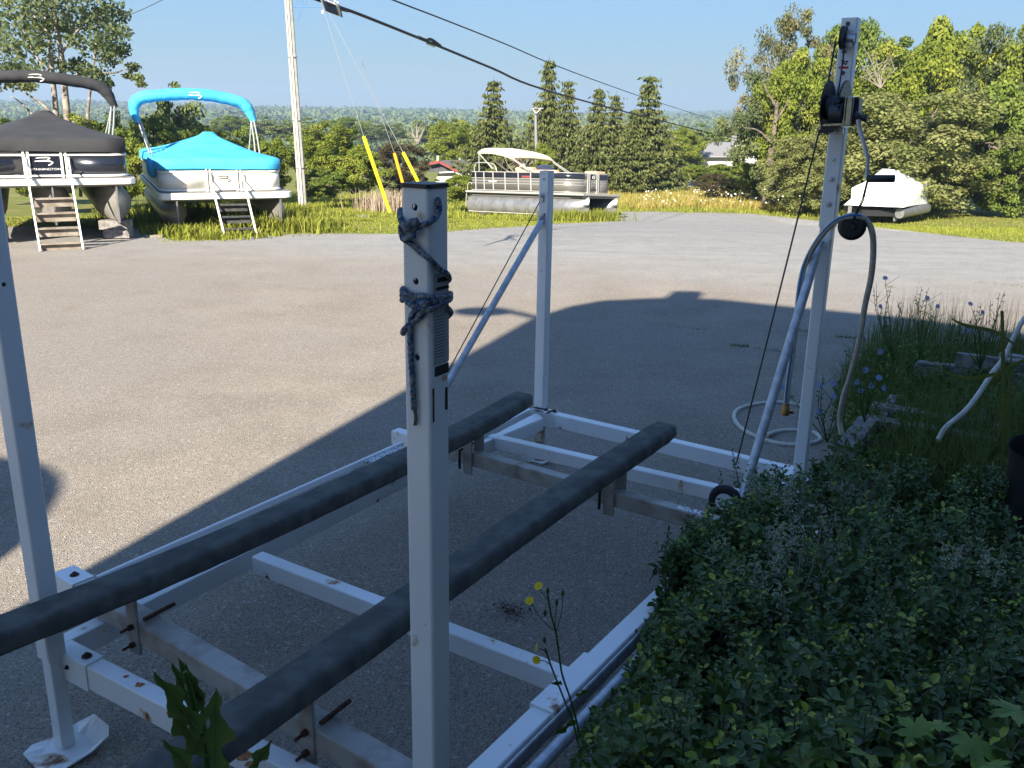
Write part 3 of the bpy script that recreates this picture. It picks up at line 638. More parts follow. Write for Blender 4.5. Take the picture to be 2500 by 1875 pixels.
for z0, z1, a0, a1 in ((1.748, 1.756, -.008, .024), (1.70, 1.722, -.004, .024)):
    for k in range(4):
        zz = z1-(z1-z0)*k/4; rect(onB, a0, a1, zz-.003, zz, 'print_line', 'print', lab, .001)
text_part('lettering', 'WARNING', .0085, onB(.008, 1.735)+mN*.0014, np.array([LU[0], LU[1], 0]), Z, 'print', lab)
rect(onB, -.018, .028, 1.562, 1.582, 'dark_band', 'print')
rect(onB, .006, .022, 1.548, 1.558, 'tan_patch', 'tan'); rect(onB, .016, .024, 1.485, 1.532, 'number_strip', 'print'); rect(onB, -.026, -.021, 1.47, 1.54, 'dark_strip', 'print')

# ------------------------------------------------------------------ rope tied round the near post
rope = thing('tied_rope', 'grey and blue braided rope knotted around the near white post', 'rope', up(B0, 1.5))
def facept(u, v, off=.007, side='f'):
    d = ray(u, v)
    n_ = mU if side == 'f' else mN; P0 = np.array([B0[0], B0[1], 0])+n_*(PS/2+off); return EYE+d*(((P0-EYE)@n_)/(d@n_))
def rp(pts, name, r=.0058):
    mb = MB(); c = curve(pts, 8); rr = [r*(1+.10*math.sin(i*1.9)) for i in range(len(c))]; mb.tube(c, rr, 10); return keep(mb.build(name, MT['rope']), rope)
def ropem(m, t, n, l, b, geo, src):
    wv = n.new('ShaderNodeTexVoronoi'); wv.inputs['Scale'].default_value = 170; l.new(geo.outputs['Position'], wv.inputs['Vector'])
    s_ = n.new('ShaderNodeSeparateColor'); l.new(wv.outputs['Color'], s_.inputs[0]); r_ = n.new('ShaderNodeValToRGB'); l.new(s_.outputs[0], r_.inputs[0])
    e = r_.color_ramp.elements; e[0].color = (.08, .09, .095, 1); e[1].position = .4; e[1].color = (.27, .275, .265, 1); e2 = e.new(.82); e2.color = (.02, .07, .17, 1)
    l.new(r_.outputs[0], b.inputs['Base Color']); bp = n.new('ShaderNodeBump'); bp.inputs['Distance'].default_value = .003; l.new(wv.outputs['Distance'], bp.inputs['Height']); l.new(bp.outputs[0], b.inputs['Normal'])
MT['rope'] = mat('braided_rope', (.2, .2, .2), .9, extra=ropem)
kf = lambda u, v, o=.007: facept(u, v, o, 'f'); kr = lambda u, v, o=.007: facept(u, v, o, 'r')
# upper lashing: from the right hole down to the knot, behind the post on the left, down across to the right edge
rp([kr(1067, 482, -.02), kr(1069, 490, .004), kr(1072, 508), kr(1066, 528), kf(1048, 543, .009), kf(1030, 551), kf(1010, 560, .012), kf(995, 566, .016)], 'strand')
rp([kf(978, 512, -.03), kf(977, 530, .0), kf(983, 545, .01), kf(996, 556, .018), kf(1012, 546, .018), kf(1023, 540, .012)], 'strand')
rp([kf(1020, 538, .012), kf(1004, 541, .02), kf(996, 552, .022), kf(1000, 566, .016), kf(1014, 572, .012)], 'strand')
rp([kf(979, 556, .004), kf(984, 548, .014), kf(991, 562, .016), kf(988, 578, .010), kf(984, 582, .008), kf(996, 590, .008), kf(1012, 602, .007), kf(1030, 619), kf(1046, 630, .008), kr(1058, 642), kr(1074, 658), kr(1090, 668, .012), kr(1096, 680, .0), kr(1092, 686, -.03)], 'strand')
rp([kf(979, 556, .004), kf(980, 570, .006), kf(986, 584, .01), kf(1000, 578, .018), kf(1014, 573, .014)], 'strand')
# lower lashing: bands around the post
for dv, o_ in ((0, .006), (10, .007)):
    rp([kf(982, 712+dv, -.02), kf(985, 705+dv, .0), kf(993, 717+dv, .008), kf(1010, 722+dv, .007), kf(1030, 723+dv), kf(1046, 725+dv, .008), kr(1062, 726+dv), kr(1080, 726+dv), kr(1096, 722+dv, .008), kr(1100, 716+dv, -.012)], 'strand')
rp([kf(982, 733, -.02), kf(986, 728, .002), kf(1000, 742, .012), kf(1018, 752, .014), kf(1036, 757, .012), kf(1050, 756, .010), kr(1066, 748, .008), kr(1084, 737, .010), kr(1098, 728, .004), kr(1099, 722, -.02)], 'strand')
rp([kf(1022, 742, .012), kf(1034, 744, .018), kf(1035, 758, .014), kf(1026, 772, .010), kf(1012, 784, .008), kf(998, 794, .008), kf(986, 806, .004), kf(984, 814, -.012)], 'strand')
rp([kr(1092, 752, .004), kr(1100, 763, -.004), kr(1092, 774, -.03)], 'strand')
rp([kf(1020, 745, .014), kf(1012, 760, .012), kf(1004, 775, .010), kf(1002, 800, .007), kf(1002, 840), kf(1004, 880), kf(1007, 920), kf(1009, 975), kf(1011, 1000)], 'strand')
mb = MB(); c_ = curve([kf(1010, 1000), kf(1013, 1012), kf(1013, 1028), kf(1011, 1038)], 6); mb.tube(c_, .0026, 6); mb.tube([p+np.array([.004, 0, 0]) for p in c_], .002, 6); keep(mb.build('frayed_end', 'twig'), rope)

# ------------------------------------------------------------------ hoses
def hose(name, label, pts, r, m='hose', n=8, stripe=False):
    mb = MB(); c = curve(pts, n); mb.tube(c, r, 10); o = mb.build(name, m); tag(o, label, 'hose'); 
    if stripe:
        mb = MB(); mb.tube([p+np.array([-.0062, -.008, .004]) for p in c[:int(len(c)*.52)]], r*.45, 8); s_ = mb.build('blue_stripe', 'hoseblue', o)
    return o
hs = 3.02
h1 = hose('air_hose', 'pale hose looped over the winch post and hanging to a brass fitting', [q(1920, 985, 2.95), q(1925, 930, 2.95), q(1935, 860, 2.97), q(1945, 780, 3.0), q(1953, 700, 3.04), q(1968, 640, 3.06), q(1998, 585, 3.0), q(2030, 548, 2.96), q(2062, 531, 2.95), q(2096, 527, 2.95), q(2118, 542, 2.98), q(2130, 570, 3.0), q(2132, 620, 3.05), q(2126, 680, 3.1), q(2112, 745, 3.15), q(2098, 830, 3.2), q(2075, 920, 3.3), q(2060, 965, 3.35), q(2050, 1020, 3.4), q(2054, 1060, 3.4)], .0135, stripe=True)
mb = MB(); P = q(1920, 985, 2.95); Q = q(1916, 1012, 2.95); mb.tube([P, P+(Q-P)*.3, P+(Q-P)*.35, Q], [.016, .016, .021, .021], 8); mb.box(P+(Q-P)*.75+np.array([.02, 0, 0]), (.035, .02, .014)); mb.build('brass_fitting', 'brass', h1)
def gp(u, v, z=.02): return atz(u, v, z)
hose('garden_hose', 'pale garden hose coiled flat on the asphalt behind the winch post', [gp(1956, 990), gp(1912, 983), gp(1858, 985), gp(1815, 994), gp(1794, 1008), gp(1796, 1030), gp(1822, 1054), gp(1862, 1072), gp(1905, 1084), gp(1948, 1086), gp(1990, 1080), gp(2003, 1070), gp(1985, 1056), gp(1950, 1051), gp(1905, 1052), gp(1872, 1062, .035)], .0155)
hose('garden_hose', 'pale hose slanting down over the grey pallets at the right edge', [aty(2560, 730, 4.9), aty(2500, 779, 4.8), aty(2453, 871, 4.7), aty(2424, 909, 4.62), aty(2388, 964, 4.5), aty(2355, 1005, 4.4), aty(2310, 1043, 4.3), aty(2290, 1075, 4.25)], .0135)

# ================================================================== PONTOON BOATS
def local(root_loc, a):
    ex = np.array([math.cos(a), math.sin(a), 0]); ey = np.array([-math.sin(a), math.cos(a), 0]); o = np.asarray(root_loc, float)
    return lambda x, y, z: o+ex*x+ey*y+np.array([0, 0, z])
def emblem(mb, P, rt, upv, s, n_):
    """flat swoosh emblem: two strokes and a hook"""
    def st(pts, w_):
        k = len(pts); top = []; bot = []
        for i, (x, y) in enumerate(pts):
            ww = w_*(.35+.65*math.sin(math.pi*min(1, (i+.4)/k))); top.append(P+rt*x*s+upv*(y+ww/2)*s); bot.append(P+rt*x*s+upv*(y-ww/2)*s)
        mb.prism(top+bot[::-1], n_*.003)
    st([(-.42, .18), (-.2, .21), (.1, .22), (.3, .21), (.38, .17)], .07)
    st([(-.5, .0), (-.2, .02), (.1, .03), (.35, .0), (.52, -.08)], .09)
    st([(.52, -.07), (.42, -.16), (.28, -.22), (.22, -.24)], .08)
    st([(.38, .17), (.28, .12), (.18, .05)], .05)
def pontoon(name, label, loc, a, W_, L_, dz, P):
    root = thing(name, label, 'pontoon boat', (loc[0], loc[1], 0), a, 'pontoon boats parked round the lot')
    lo = lambda *q: np.array(q, float)
    def bd(mb, nm, m, parent=None, bevel=0): return mb.build(nm, m, parent or root, bevel)
    hw = W_/2
    # deck with rounded front corners and its front fascia
    def outline(h, r_, y0=0, y1=L_):
        o = []
        for i in range(7): t = R(180+90*i/6); o.append((-h+r_+r_*math.cos(t), y0+r_+r_*math.sin(t)))
        for i in range(7): t = R(270+90*i/6); o.append((h-r_+r_*math.cos(t), y0+r_+r_*math.sin(t)))
        return [(-h, y1)]+o+[(h, y1)]
    mb = MB(); mb.prism([lo(x, y, dz-P['fas']) for x, y in outline(hw, P['cr'])], (0, 0, P['fas'])); bd(mb, 'deck', P['fascia'], bevel=.012)
    mb = MB(); mb.prism([lo(x, y, dz+.001) for x, y in outline(hw-.03, P['cr'])], (0, 0, .006)); bd(mb, 'deck_carpet', 'greywood')
    mb = MB()
    for y in np.arange(.5, L_, .6): mb.box((0, y, dz-P['fas']-.03), (W_-.1, .05, .06))
    o = bd(mb, 'cross_member', 'tube'); o['kind'] = 'stuff'
    # tubes with pointed noses
    for tx in P['tubes']:
        mb = MB(); r_ = P['tr']; zc = dz-P['fas']-.06-r_; n = 22; rings = []
        ysz = [(.0, .02, .62), (.12, .22, .5), (.3, .5, .28), (.55, .78, .1), (.85, .96, .02), (1.1, 1., 0), (L_-.15, 1., 0), (L_, .9, 0)]
        v = []; k = 20
        for yy, sc, lift_ in ysz:
            for j in range(k):
                t = 2*math.pi*j/k; x = math.cos(t)*r_*sc; z = math.sin(t)*r_
                z = z*(1-.25*lift_)+lift_*r_*.1
                v.append(lo(tx+x, P['ny']+yy, zc+z))
        f = [(i*k+j, i*k+(j+1) % k, (i+1)*k+(j+1) % k, (i+1)*k+j) for i in range(len(ysz)-1) for j in range(k)]
        mb.add(v, f, True); mb.add(v[-k:], [tuple(range(k))]); tb = bd(mb, 'tube', 'tube')
        mb = MB(); mb.prism([lo(tx-.012, P['ny']-.03, zc+r_*1.15), lo(tx-.012, P['ny']-.02, zc-r_*.9), lo(tx-.012, P['ny']+.35, zc-r_*1.0), lo(tx-.012, P['ny']+.5, zc-r_*.8), lo(tx-.012, P['ny']+.3, zc+r_)], (.024, 0, 0)); bd(mb, 'nose_keel', 'silvertube', tb)
        mb = MB()
        for y in np.arange(.8, L_, .8): mb.box((tx, y, dz-P['fas']-.06), (r_*.8, .05, .12))
        o = bd(mb, 'tube_bracket', 'tube', tb); o['kind'] = 'stuff'
    # fence: front panels either side of the gate, sides, rails and posts
    fh = P['fh']; fy = P['fy']; fx0, fx1 = P['fx']; g0, g1 = P['gate']; cr = .22; z0 = dz+.03; z1 = z0+fh; zr = z0+P['rail2']
    def wall_path(side):
        if side < 0:
            pts = [(fx0, L_-.3), (fx0, fy+cr)]+[(fx0+cr-cr*math.cos(R(t)), fy+cr-cr*math.sin(R(t))) for t in (15, 30, 45, 60, 75, 90)]+[(g0, fy)]
        else: pts = [(g1, fy)]+[(fx1-cr+cr*math.sin(R(t)), fy+cr-cr*math.cos(R(t))) for t in (0, 15, 30, 45, 60, 75, 90)]+[(fx1, L_-.3)]
        return pts
    def strip(pts, za, zb_, nm, m, th=.02):
        mb = MB(); k = len(pts); v = []
        for (x, y) in pts: v += [lo(x, y, za), lo(x, y, zb_)]
        nrm_ = []
        mb.add(v, [(2*i, 2*i+2, 2*i+3, 2*i+1) for i in range(k-1)], True); o = bd(mb, nm, m)
        so = o.modifiers.new('s', 'SOLIDIFY'); so.thickness = th; return o
    for sd_ in (-1, 1):
        pts = wall_path(sd_)
        strip(pts, z0, zr, 'fence_panel', P['panel'])
        strip(pts, zr+.02, z1, 'upper_panel', P['upper'], .012)
        for zz, rr in ((z0, .022), (zr, .018), (z1, .02)):
            mb = MB(); mb.tube([lo(x, y-.006, zz) for x, y in pts], rr, 8); bd(mb, 'fence_rail', 'whitealu')
    mb = MB(); mb.prism([lo(g0+.035, fy, z0+.02), lo(g1-.035, fy, z0+.02), lo(g1-.035, fy, zr), lo(g0+.035, fy, zr)], (0, .015, 0)); gt = bd(mb, 'gate', P['panel'])
    mb = MB(); mb.prism([lo(g0+.035, fy, zr+.02), lo(g1-.035, fy, zr+.02), lo(g1-.035, fy, z1), lo(g0+.035, fy, z1)], (0, .012, 0)); bd(mb, 'gate_upper', P['upper'], gt)
    for zz in (z0+.01, zr, z1-.01):
        mb = MB(); mb.rbeam(lo(g0+.03, fy-.012, zz), lo(g1-.03, fy-.012, zz), .025, .028, .004); bd(mb, 'gate_rail', 'whitealu', gt)
    for x in (g0-.03, g0+.035, g1-.035, g1+.03):
        mb = MB(); mb.rbeam(lo(x, fy-.015, z0-.02), lo(x, fy-.015, z1+.01), .036, .036, .006, up=(0, 1, 0)); bd(mb, 'gate_post', 'whitealu', gt if x in (g0+.035, g1-.035) else None)
    for x, y in ((fx1-.02, fy+cr*.8), (fx0+.02, fy+cr*.8), (fx1-.001, fy+.75), (fx0+.001, fy+.75)):
        mb = MB(); mb.rbeam(lo(x*1.004, y, z0), lo(x*1.004, y, z1), .024, .024, .004, up=(0, 1, 0)); bd(mb, 'fence_post', 'whitealu')
    # mooring cover: skirt and peaked top
    cs = P['cskirt']; ax_, ay, az = P['apex']; mb = MB(); N = 64; rings = []
    def ringpt(t, grow, rr=.35):
        # rounded rectangle fx0..fx1, fy..L
        cx = (fx0+fx1)/2; hx_ = (fx1-fx0)/2+grow; hy_ = (L_-.2-fy)/2+grow; cy = fy+(L_-.2-fy)/2
        c_, s_ = math.cos(t), math.sin(t); p_ = 18.0; k = (abs(c_/hx_)**p_+abs(s_/hy_)**p_)**(-1/p_); return cx+c_*k, cy+s_*k
    rng = np.random.default_rng(8); wv = np.convolve(rng.normal(size=N), np.ones(3)/3, 'same')
    v = []; lv = [(0, 'b'), (.12, 's'), (.26, 'm'), (.5, 'm'), (.75, 'm'), (.92, 'm'), (1., 'm')]
    zt_ = z1+P['ctop']
    tv_ = [2*math.pi*j/N for j in range(N)]
    for j, t in enumerate(tv_): x, y = ringpt(t, .055); v.append(lo(x, y, z1-cs-.02+.018*wv[j]))
    for j, t in enumerate(tv_): x, y = ringpt(t, .06); v.append(lo(x+.006*wv[j], y+.008*wv[(j+9) % N], z1-cs*.3))
    for j, t in enumerate(tv_): x, y = ringpt(t, .045); v.append(lo(x, y, zt_-.02))
    for j, t in enumerate(tv_): x, y = ringpt(t, -.02); v.append(lo(x, y, zt_))
    for fr in (.2, .4, .6, .8, .93, 1.0):
        for j, t in enumerate(tv_):
            x, y = ringpt(t, -.02); r2 = 1-fr; apx = ax_+(.10 if fr == 1 else 0)*math.cos(t); apy = ay+(.12 if fr == 1 else 0)*math.sin(t)
            xx = apx+(x-apx)*(r2 if fr < 1 else 0); yy = apy+(y-apy)*(r2 if fr < 1 else 0)
            if fr == .93: xx = ax_+.12*math.cos(t)+(x-ax_)*.03; yy = ay+.14*math.sin(t)+(y-ay)*.03
            zz = zt_+(az-zt_)*(fr**P.get('cpow', 1.7)); v.append(lo(xx, yy, zz+.01*wv[(j*3) % N]*(1-fr)))
    nr_ = len(v)//N; f = [(i*N+j, i*N+(j+1) % N, (i+1)*N+(j+1) % N, (i+1)*N+j) for i in range(nr_-1) for j in range(N)]
    mb.add(v, f, True); mb.add(v[-N:], [tuple(range(N))]); cv = bd(mb, 'mooring_cover', P['canvas'])
    if P.get('boot'):
        mb = MB(); mb.ball(lo(fx0-.06, fy+.75, z1-.06), .17, 14, (.6, 1., 1.25)); bd(mb, 'cover_flap', P['canvas'], cv)
    # folded bimini: a canvas boot over a bow, on aluminium legs
    bx0, bx1, bz, by_ = P['bim']; hb = (bx1-bx0)/2; cb = (bx0+bx1)/2; pts = []
    side = [(bx0+.03, bz-.50), (bx0-.02, bz-.30), (bx0+.01, bz-.14), (bx0+.10, bz-.045), (bx0+.3, bz+.005), (cb-.35, bz+.055), (cb, bz+.065), (cb+.35, bz+.045), (bx1-.4, bz-.02), (bx1-.2, bz-.075), (bx1-.07, bz-.18), (bx1+.0, bz-.33), (bx1+.05, bz-.45)]
    cpts = curve([lo(x, by_, z) for x, z in side], 6); mb = MB(); v = []; k = 12; n = len(cpts)
    rs = np.random.default_rng(2).normal(size=(n, k))*.004
    for i, p in enumerate(cpts):
        d = nrm(cpts[min(i+1, n-1)]-cpts[max(i-1, 0)]); nn2 = np.array([-d[2], 0, d[0]]); u_ = i/(n-1); th = P['bt']*(.55+.45*min(1, 6*min(u_, 1-u_)))
        for j in range(k):
            t = 2*math.pi*j/k; v.append(p+nn2*(math.sin(t)*th/2+rs[i, j])+lo(0, 1, 0)*(math.cos(t)*.13*(th/P['bt'])+rs[i, j]))
    f = [(i*k+j, i*k+(j+1) % k, (i+1)*k+(j+1) % k, (i+1)*k+j) for i in range(n-1) for j in range(k)]
    mb.add(v, f, True); mb.add(v[:k], [tuple(range(k))]); mb.add(v[-k:], [tuple(range(k))]); bm_ = bd(mb, 'bimini', P['canvas'])
    mb = MB(); emblem(mb, lo(cb+.02, by_-.125, bz+.045), lo(1, 0, 0), lo(0, .0, 1), .26, lo(0, -1, 0)); bd(mb, 'emblem', 'cream', bm_)
    for sx, xx in ((-1, bx0+.02), (1, bx1+.04)):
        fxx = fx0 if sx < 0 else fx1-.05
        for (ty, by2, dx) in ((by_-.03, by_-1.0, 0), (by_+.02, by_-.75, -.05*sx), (by_+.03, by_+.3, -.04*sx)):
            if ty > by_+.025 and sx < 0: continue
            mb = MB(); mb.tube([lo(xx+dx, ty, bz-.40), lo(xx+dx+(fxx-xx)*.5, (ty+by2)/2, (bz-.4+z1)/2), lo(fxx-.02*sx+dx, by2, z1-.02)], .016, 8); bd(mb, 'bimini_leg', 'railalu')
    # boarding ladder
    lx0, lx1, ly0, lz0, ly1 = P['lad']; tp = dz+.12
    lr = MB(); lr.rbeam(lo(lx0-.02, ly1, .01), lo(lx0-.06, -.03, tp), .05, .028, .005, up=(1, 0, 0)); ld = bd(lr, 'boarding_ladder', 'whitealu')
    lr = MB(); lr.rbeam(lo(lx1+.02, ly1, .01), lo(lx1+.0, -.03, tp), .05, .028, .005, up=(1, 0, 0)); bd(lr, 'ladder_rail', 'whitealu', ld)
    for k in range(P['steps']):
        fr = (k+.55)/(P['steps']+P['stp']); y = ly1*(1-fr); z = fr*dz
        mb = MB(); mb.box(lo((lx0+lx1)/2-.02*fr, y, z), (lx1-lx0+.02, .13, .022)); bd(mb, 'step', P['step'], ld)
        mb = MB(); hh = dz/(P['steps']+P['stp'])*.55; mb.box(lo((lx0+lx1)/2-.02*fr, y+.01, z-hh*.62), (lx1-lx0+.0, .018, hh)); bd(mb, 'riser', P['step'], ld)
    for x in (lx0-.05, lx1+.01):
        mb = MB(); mb.tube([lo(x, -.03, tp), lo(x, fy-.05, tp+.1), lo(x, fy-.04, z0+.3)], .014, 8); bd(mb, 'ladder_hook', 'whitealu', ld)
    return root, bd, lo, dict(z0=z0, z1=z1, zr=zr, fy=fy, g0=g0, g1=g1)
BL = (-5.235, 16.69)
rb_, bd, lo, K = pontoon('pontoon_boat', 'pontoon boat under a bright blue cover with cream panels and boarding ladder', BL, R(25), 2.36, 5.6, .68,
    dict(fas=.115, cr=.16, fascia='whitealu', tubes=(-.88, .95), tr=.25, ny=.06, fh=.45, rail2=.33, fy=.22, fx=(-1.12, 1.02), gate=(-.29, .25), panel='cream', upper='bluecanvas',
         cskirt=.05, ctop=.12, apex=(.03, 2.4, 1.70), canvas='bluecanvas', bim=(-1.28, .98, 2.36, 2.9), bt=.235, lad=(-.20, .31, 0, 0, -.86), steps=3, stp=.6, step='darkwood', boot=True, cpow=1.35))
mb = MB(); emblem(mb, lo(-.02, K['fy']-.008, K['z0']+.2), lo(1, 0, 0), lo(0, 0, 1), .24, lo(0, -1, 0)); bd(mb, 'emblem', 'greypanel')
BK = (-7.38, 14.52)
rk_, bd, lo, K = pontoon('pontoon_boat', 'pontoon boat under a black cover with dark panels, on wooden blocks', BK, R(28), 2.60, 6.2, 1.02,
    dict(fas=.10, cr=.16, fascia='whitealu', tubes=(-.92, .05, .99), tr=.30, ny=.08, fh=.44, rail2=.33, fy=.2, fx=(-1.2, 1.21), gate=(-.27, .27), panel='navy', upper='navy',
         cskirt=.03, ctop=.16, apex=(.12, 2.5, 2.06), canvas='blackcanvas', bim=(-1.2, 1.30, 2.58, 3.0), bt=.21, lad=(-.22, .33, 0, 0, -.95), steps=4, stp=.9, step='wood', cpow=1.35))
mb = MB(); emblem(mb, lo(-.02, K['fy']-.006, K['z0']+.235), lo(1, 0, 0), lo(0, 0, 1), .26, lo(0, -1, 0)); bd(mb, 'emblem', 'logo')
def ltext(body, size, x, y, z, sx=1.3, m='logo', root=None, name='lettering'):
    me = text_mesh(body, size); v = np.array([tuple(q_.co) for q_ in me.vertices]); vv = np.stack([x+v[:, 0]*sx, y-v[:, 2], z+v[:, 1]], 1); me.vertices.foreach_set('co', vv.astype(np.float32).ravel()); me.update(); me.materials.clear(); me.materials.append(MT[m])
    o = bpy.data.objects.new(name, me); COL.objects.link(o); o.parent = root; return o
ltext('BENNINGTON', .046, 0, K['fy']-.006, K['z0']+.11, 1.42, m='logo', root=rk_)
ltext('22SX', .03, -.42, K['fy']-.03, K['z0']+.02, 1.2, root=rk_)
# blocks under the black boat's tubes, and scraps of timber
lk = local((BK[0], BK[1], 0), R(28))
def blockbox(name, label, P, d, a, m='wood', group=None, cat='timber block'):
    mb = MB(); mb.box((0, 0, d[2]/2), d); o = mb.build(name, m, bevel=.006); o.location = Vector([float(x) for x in P]); o.rotation_euler = (0, 0, a); tag(o, label, cat, group); return o
p = lk(.99, .55, 0); blockbox('timber_block', 'lower wide timber block under the right tube of the black-covered boat', p, (.42, .3, .14), R(8), 'greywood')
blockbox('timber_block', 'upper timber block carrying the right tube of the black-covered boat', p+np.array([-.03, 0, .142]), (.5, .26, .15), R(12), 'greywood')
p = lk(-.92, .55, 0); blockbox('timber_block', 'timber block stack under the left tube of the black-covered boat', p, (.45, .3, .29), R(8), 'greywood')
blockbox('timber_scrap', 'short brown board lying on the asphalt between two covered boats', atg(378, 582)-np.array([0, 0, .0]), (.30, .12, .06), R(14), 'wood', cat='board')
blockbox('timber_scrap', 'small brown block on the bare strip beside the silver boat', atg(1178, 527), (.26, .14, .13), R(4), 'darkwood', cat='timber block')
blockbox('stone_slab', 'flat grey slab half hidden in the grass near the yellow guy guard', atg(887, 530), (.42, .2, .06), R(-12), 'greywood', cat='slab')
# posts standing under the blue boat's right edge
mb = MB(); p = local((BL[0], BL[1], 0), R(25))(1.0, .35, 0); mb.rbeam(p, p+np.array([0, 0, .56]), .05, .05, .006, up=(0, 1, 0)); tag(mb.build('support_post', 'railalu'), 'short metal support under the right front corner of the blue-covered boat', 'support post')

# ------------------------------------------------------------------ silver boat, bow to the right
a3, b3, d3 = aty(1136, 464, 33.0), aty(1388, 471.5, 30.0), aty(1521.5, 475.5, 31.3)
e1 = nrm(b3-a3); e2 = (d3-b3)-e1*((d3-b3)@e1); e2 = nrm(e2); e3 = nrm(np.cross(e1, e2)); SL = np.linalg.norm(b3-a3)+max(0, (d3-b3)@e1)*.9; SW = abs((d3-b3)@e2)
sroot = thing('pontoon_boat', 'open silver pontoon boat with tan seats and cream canopy, no cover', 'pontoon boat', a3, 0, 'pontoon boats parked round the lot')
sroot.rotation_euler = Matrix([[e1[i], e2[i], e3[i]] for i in range(3)]).to_euler()
def sb(mb, nm, m, parent=None, bevel=0): return mb.build(nm, m, parent or sroot, bevel)
sl = lambda x, y, z: np.array([x, y, z], float)
mb = MB(); mb.prism([sl(0, 0, -.07), sl(SL-.05, 0, -.07), sl(SL, .06, -.07), sl(SL, SW-.06, -.07), sl(SL-.05, SW, -.07), sl(0, SW, -.07)], (0, 0, .07)); sb(mb, 'deck', 'railalu', bevel=.01)
mb = MB(); mb.box(sl(SL/2, SW/2, -.11), (SL-.1, SW-.3, .07)); sb(mb, 'cross_members', 'greypanel')
for ty in (.32, SW-.32):
    mb = MB(); r_ = .345; zc = -.50; v = []; k = 18
    prof_ = [(.1, .98), (.3, 1), (SL-1.25, 1), (SL-.85, .93), (SL-.45, .72), (SL-.12, .40), (SL+.05, .06)]
    for xx, sc in prof_:
        for j in range(k):
            t = 2*math.pi*j/k; z = math.sin(t)*r_; kk = (1-sc); z = z+kk*(r_*.75)*(1 if z < 0 else .25)
            v.append(sl(xx, ty+math.cos(t)*r_*sc, zc+z))
    f = [(i*k+j, i*k+(j+1) % k, (i+1)*k+(j+1) % k, (i+1)*k+j) for i in range(len(prof_)-1) for j in range(k)]
    mb.add(v, f, True); mb.add(v[:k], [tuple(range(k))]); tb = sb(mb, 'tube', 'silvertube')
    mb = MB(); mb.prism([sl(SL+.09, ty, -.1), sl(SL+.05, ty, -.14), sl(SL-.30, ty, -.80), sl(SL-.55, ty, -.84), sl(SL-.3, ty, -.2)], (0, .02, 0)); sb(mb, 'nose_keel', 'silvertube', tb)
    mb = MB(); mb.rbeam(sl(.15, ty-.24 if ty < 1 else ty+.24, -.70), sl(SL-1.3, ty-.24 if ty < 1 else ty+.24, -.70), .05, .07, .008); sb(mb, 'lifting_strake', 'cream' if ty < 1 else 'silvertube', tb)
    mb = MB(); mb.box(sl(SL/2-.2, ty, -.13), (SL-.8, .34, .09)); sb(mb, 'tube_riser', 'greypanel', tb)
# fence
fhs = .66; x0 = .28; x1 = SL-.42; yA = .05; yB = SW-.05; cr = .55
def arc(cx, cy, r_, a0, a1, n=8): return [(cx+r_*math.cos(R(a0+(a1-a0)*i/n)), cy+r_*math.sin(R(a0+(a1-a0)*i/n))) for i in range(n+1)]
near = [(x0, yA), (x1-cr, yA)]+arc(x1-cr, yA+cr, cr, -90, 0)[1:]+[(x1, SW*.37)]
far_ = [(x1, SW*.62)]+arc(x1-cr*.6, yB-cr*.6, cr*.6, 0, 90)+[(x0, yB)]
gate_ = [(x1, SW*.39), (x1, SW*.60)]
def sstrip(pts, za, zb_, nm, m, th=.02):
    mb = MB(); v = []
    for x, y in pts: v += [sl(x, y, za), sl(x, y, zb_)]
    mb.add(v, [(2*i, 2*i+2, 2*i+3, 2*i+1) for i in range(len(pts)-1)], True); o = sb(mb, nm, m); s_ = o.modifiers.new('s', 'SOLIDIFY'); s_.thickness = th; s_.offset = 0; return o
for pts in (near, far_, gate_):
    pn = sstrip(pts, .03, .44, 'fence_panel', 'greypanel' if pts is not gate_ else 'greypanel'); sstrip(pts, .44, fhs-.03, 'upper_panel', 'navy')
    for z in (.03, .26, .35, .44, fhs-.01):
        mb = MB(); mb.tube([sl(x, y-(.014 if y < 1 and x < x1 else 0)+0, z) for x, y in [(x+.0, y) for x, y in pts]], .017 if z > .5 or z < .1 else .013, 6); sb(mb, 'fence_rail', 'railalu')
for x in (x0+.22, x0+.62, x0+1.05, x0+1.60, x0+2.2, x0+2.75, x1-.9):
    if x < x1-.3:
        mb = MB(); mb.rbeam(sl(x, yA-.02, .02), sl(x-.05, yA-.02, fhs), .045, .02, .004, up=(0, 1, 0)); sb(mb, 'fence_post', 'railalu')
for y in (SW*.36, SW*.40, SW*.59, SW*.63):
    mb = MB(); mb.rbeam(sl(x1+.02, y, .0), sl(x1+.02, y, fhs), .04, .04, .004, up=(1, 0, 0)); sb(mb, 'gate_post', 'railalu')
mb = MB(); v = [sl(x1+.018, y, z) for y, z in arc(SW*.5, .53, .05, 0, 360, 14)]; mb.tube(v, .008, 5, caps=False); sb(mb, 'round_badge', 'logo')
def stext(body, size, P, rt, m, sx=1.0, nm='lettering'):
    me = text_mesh(body, size); v = np.array([tuple(q_.co) for q_ in me.vertices]); n_ = np.cross(rt, (0, 0, 1)); vv = np.asarray(P)+v[:, :1]*np.array(rt)*sx+v[:, 1:2]*np.array([0, 0, 1.])+v[:, 2:]*n_
    me.vertices.foreach_set('co', vv.astype(np.float32).ravel()); me.update(); me.materials.clear(); me.materials.append(MT[m]); o = bpy.data.objects.new(nm, me); COL.objects.link(o); o.parent = sroot; return o
stext('STARCRAFT', .085, sl(x1+.03, SW*.5, .13), (0, 1, 0), 'print', 1.1)
stext('Starcraft', .10, sl(x0+1.0, yA-.025, .33), (1, 0, 0), 'logo', 1.1)
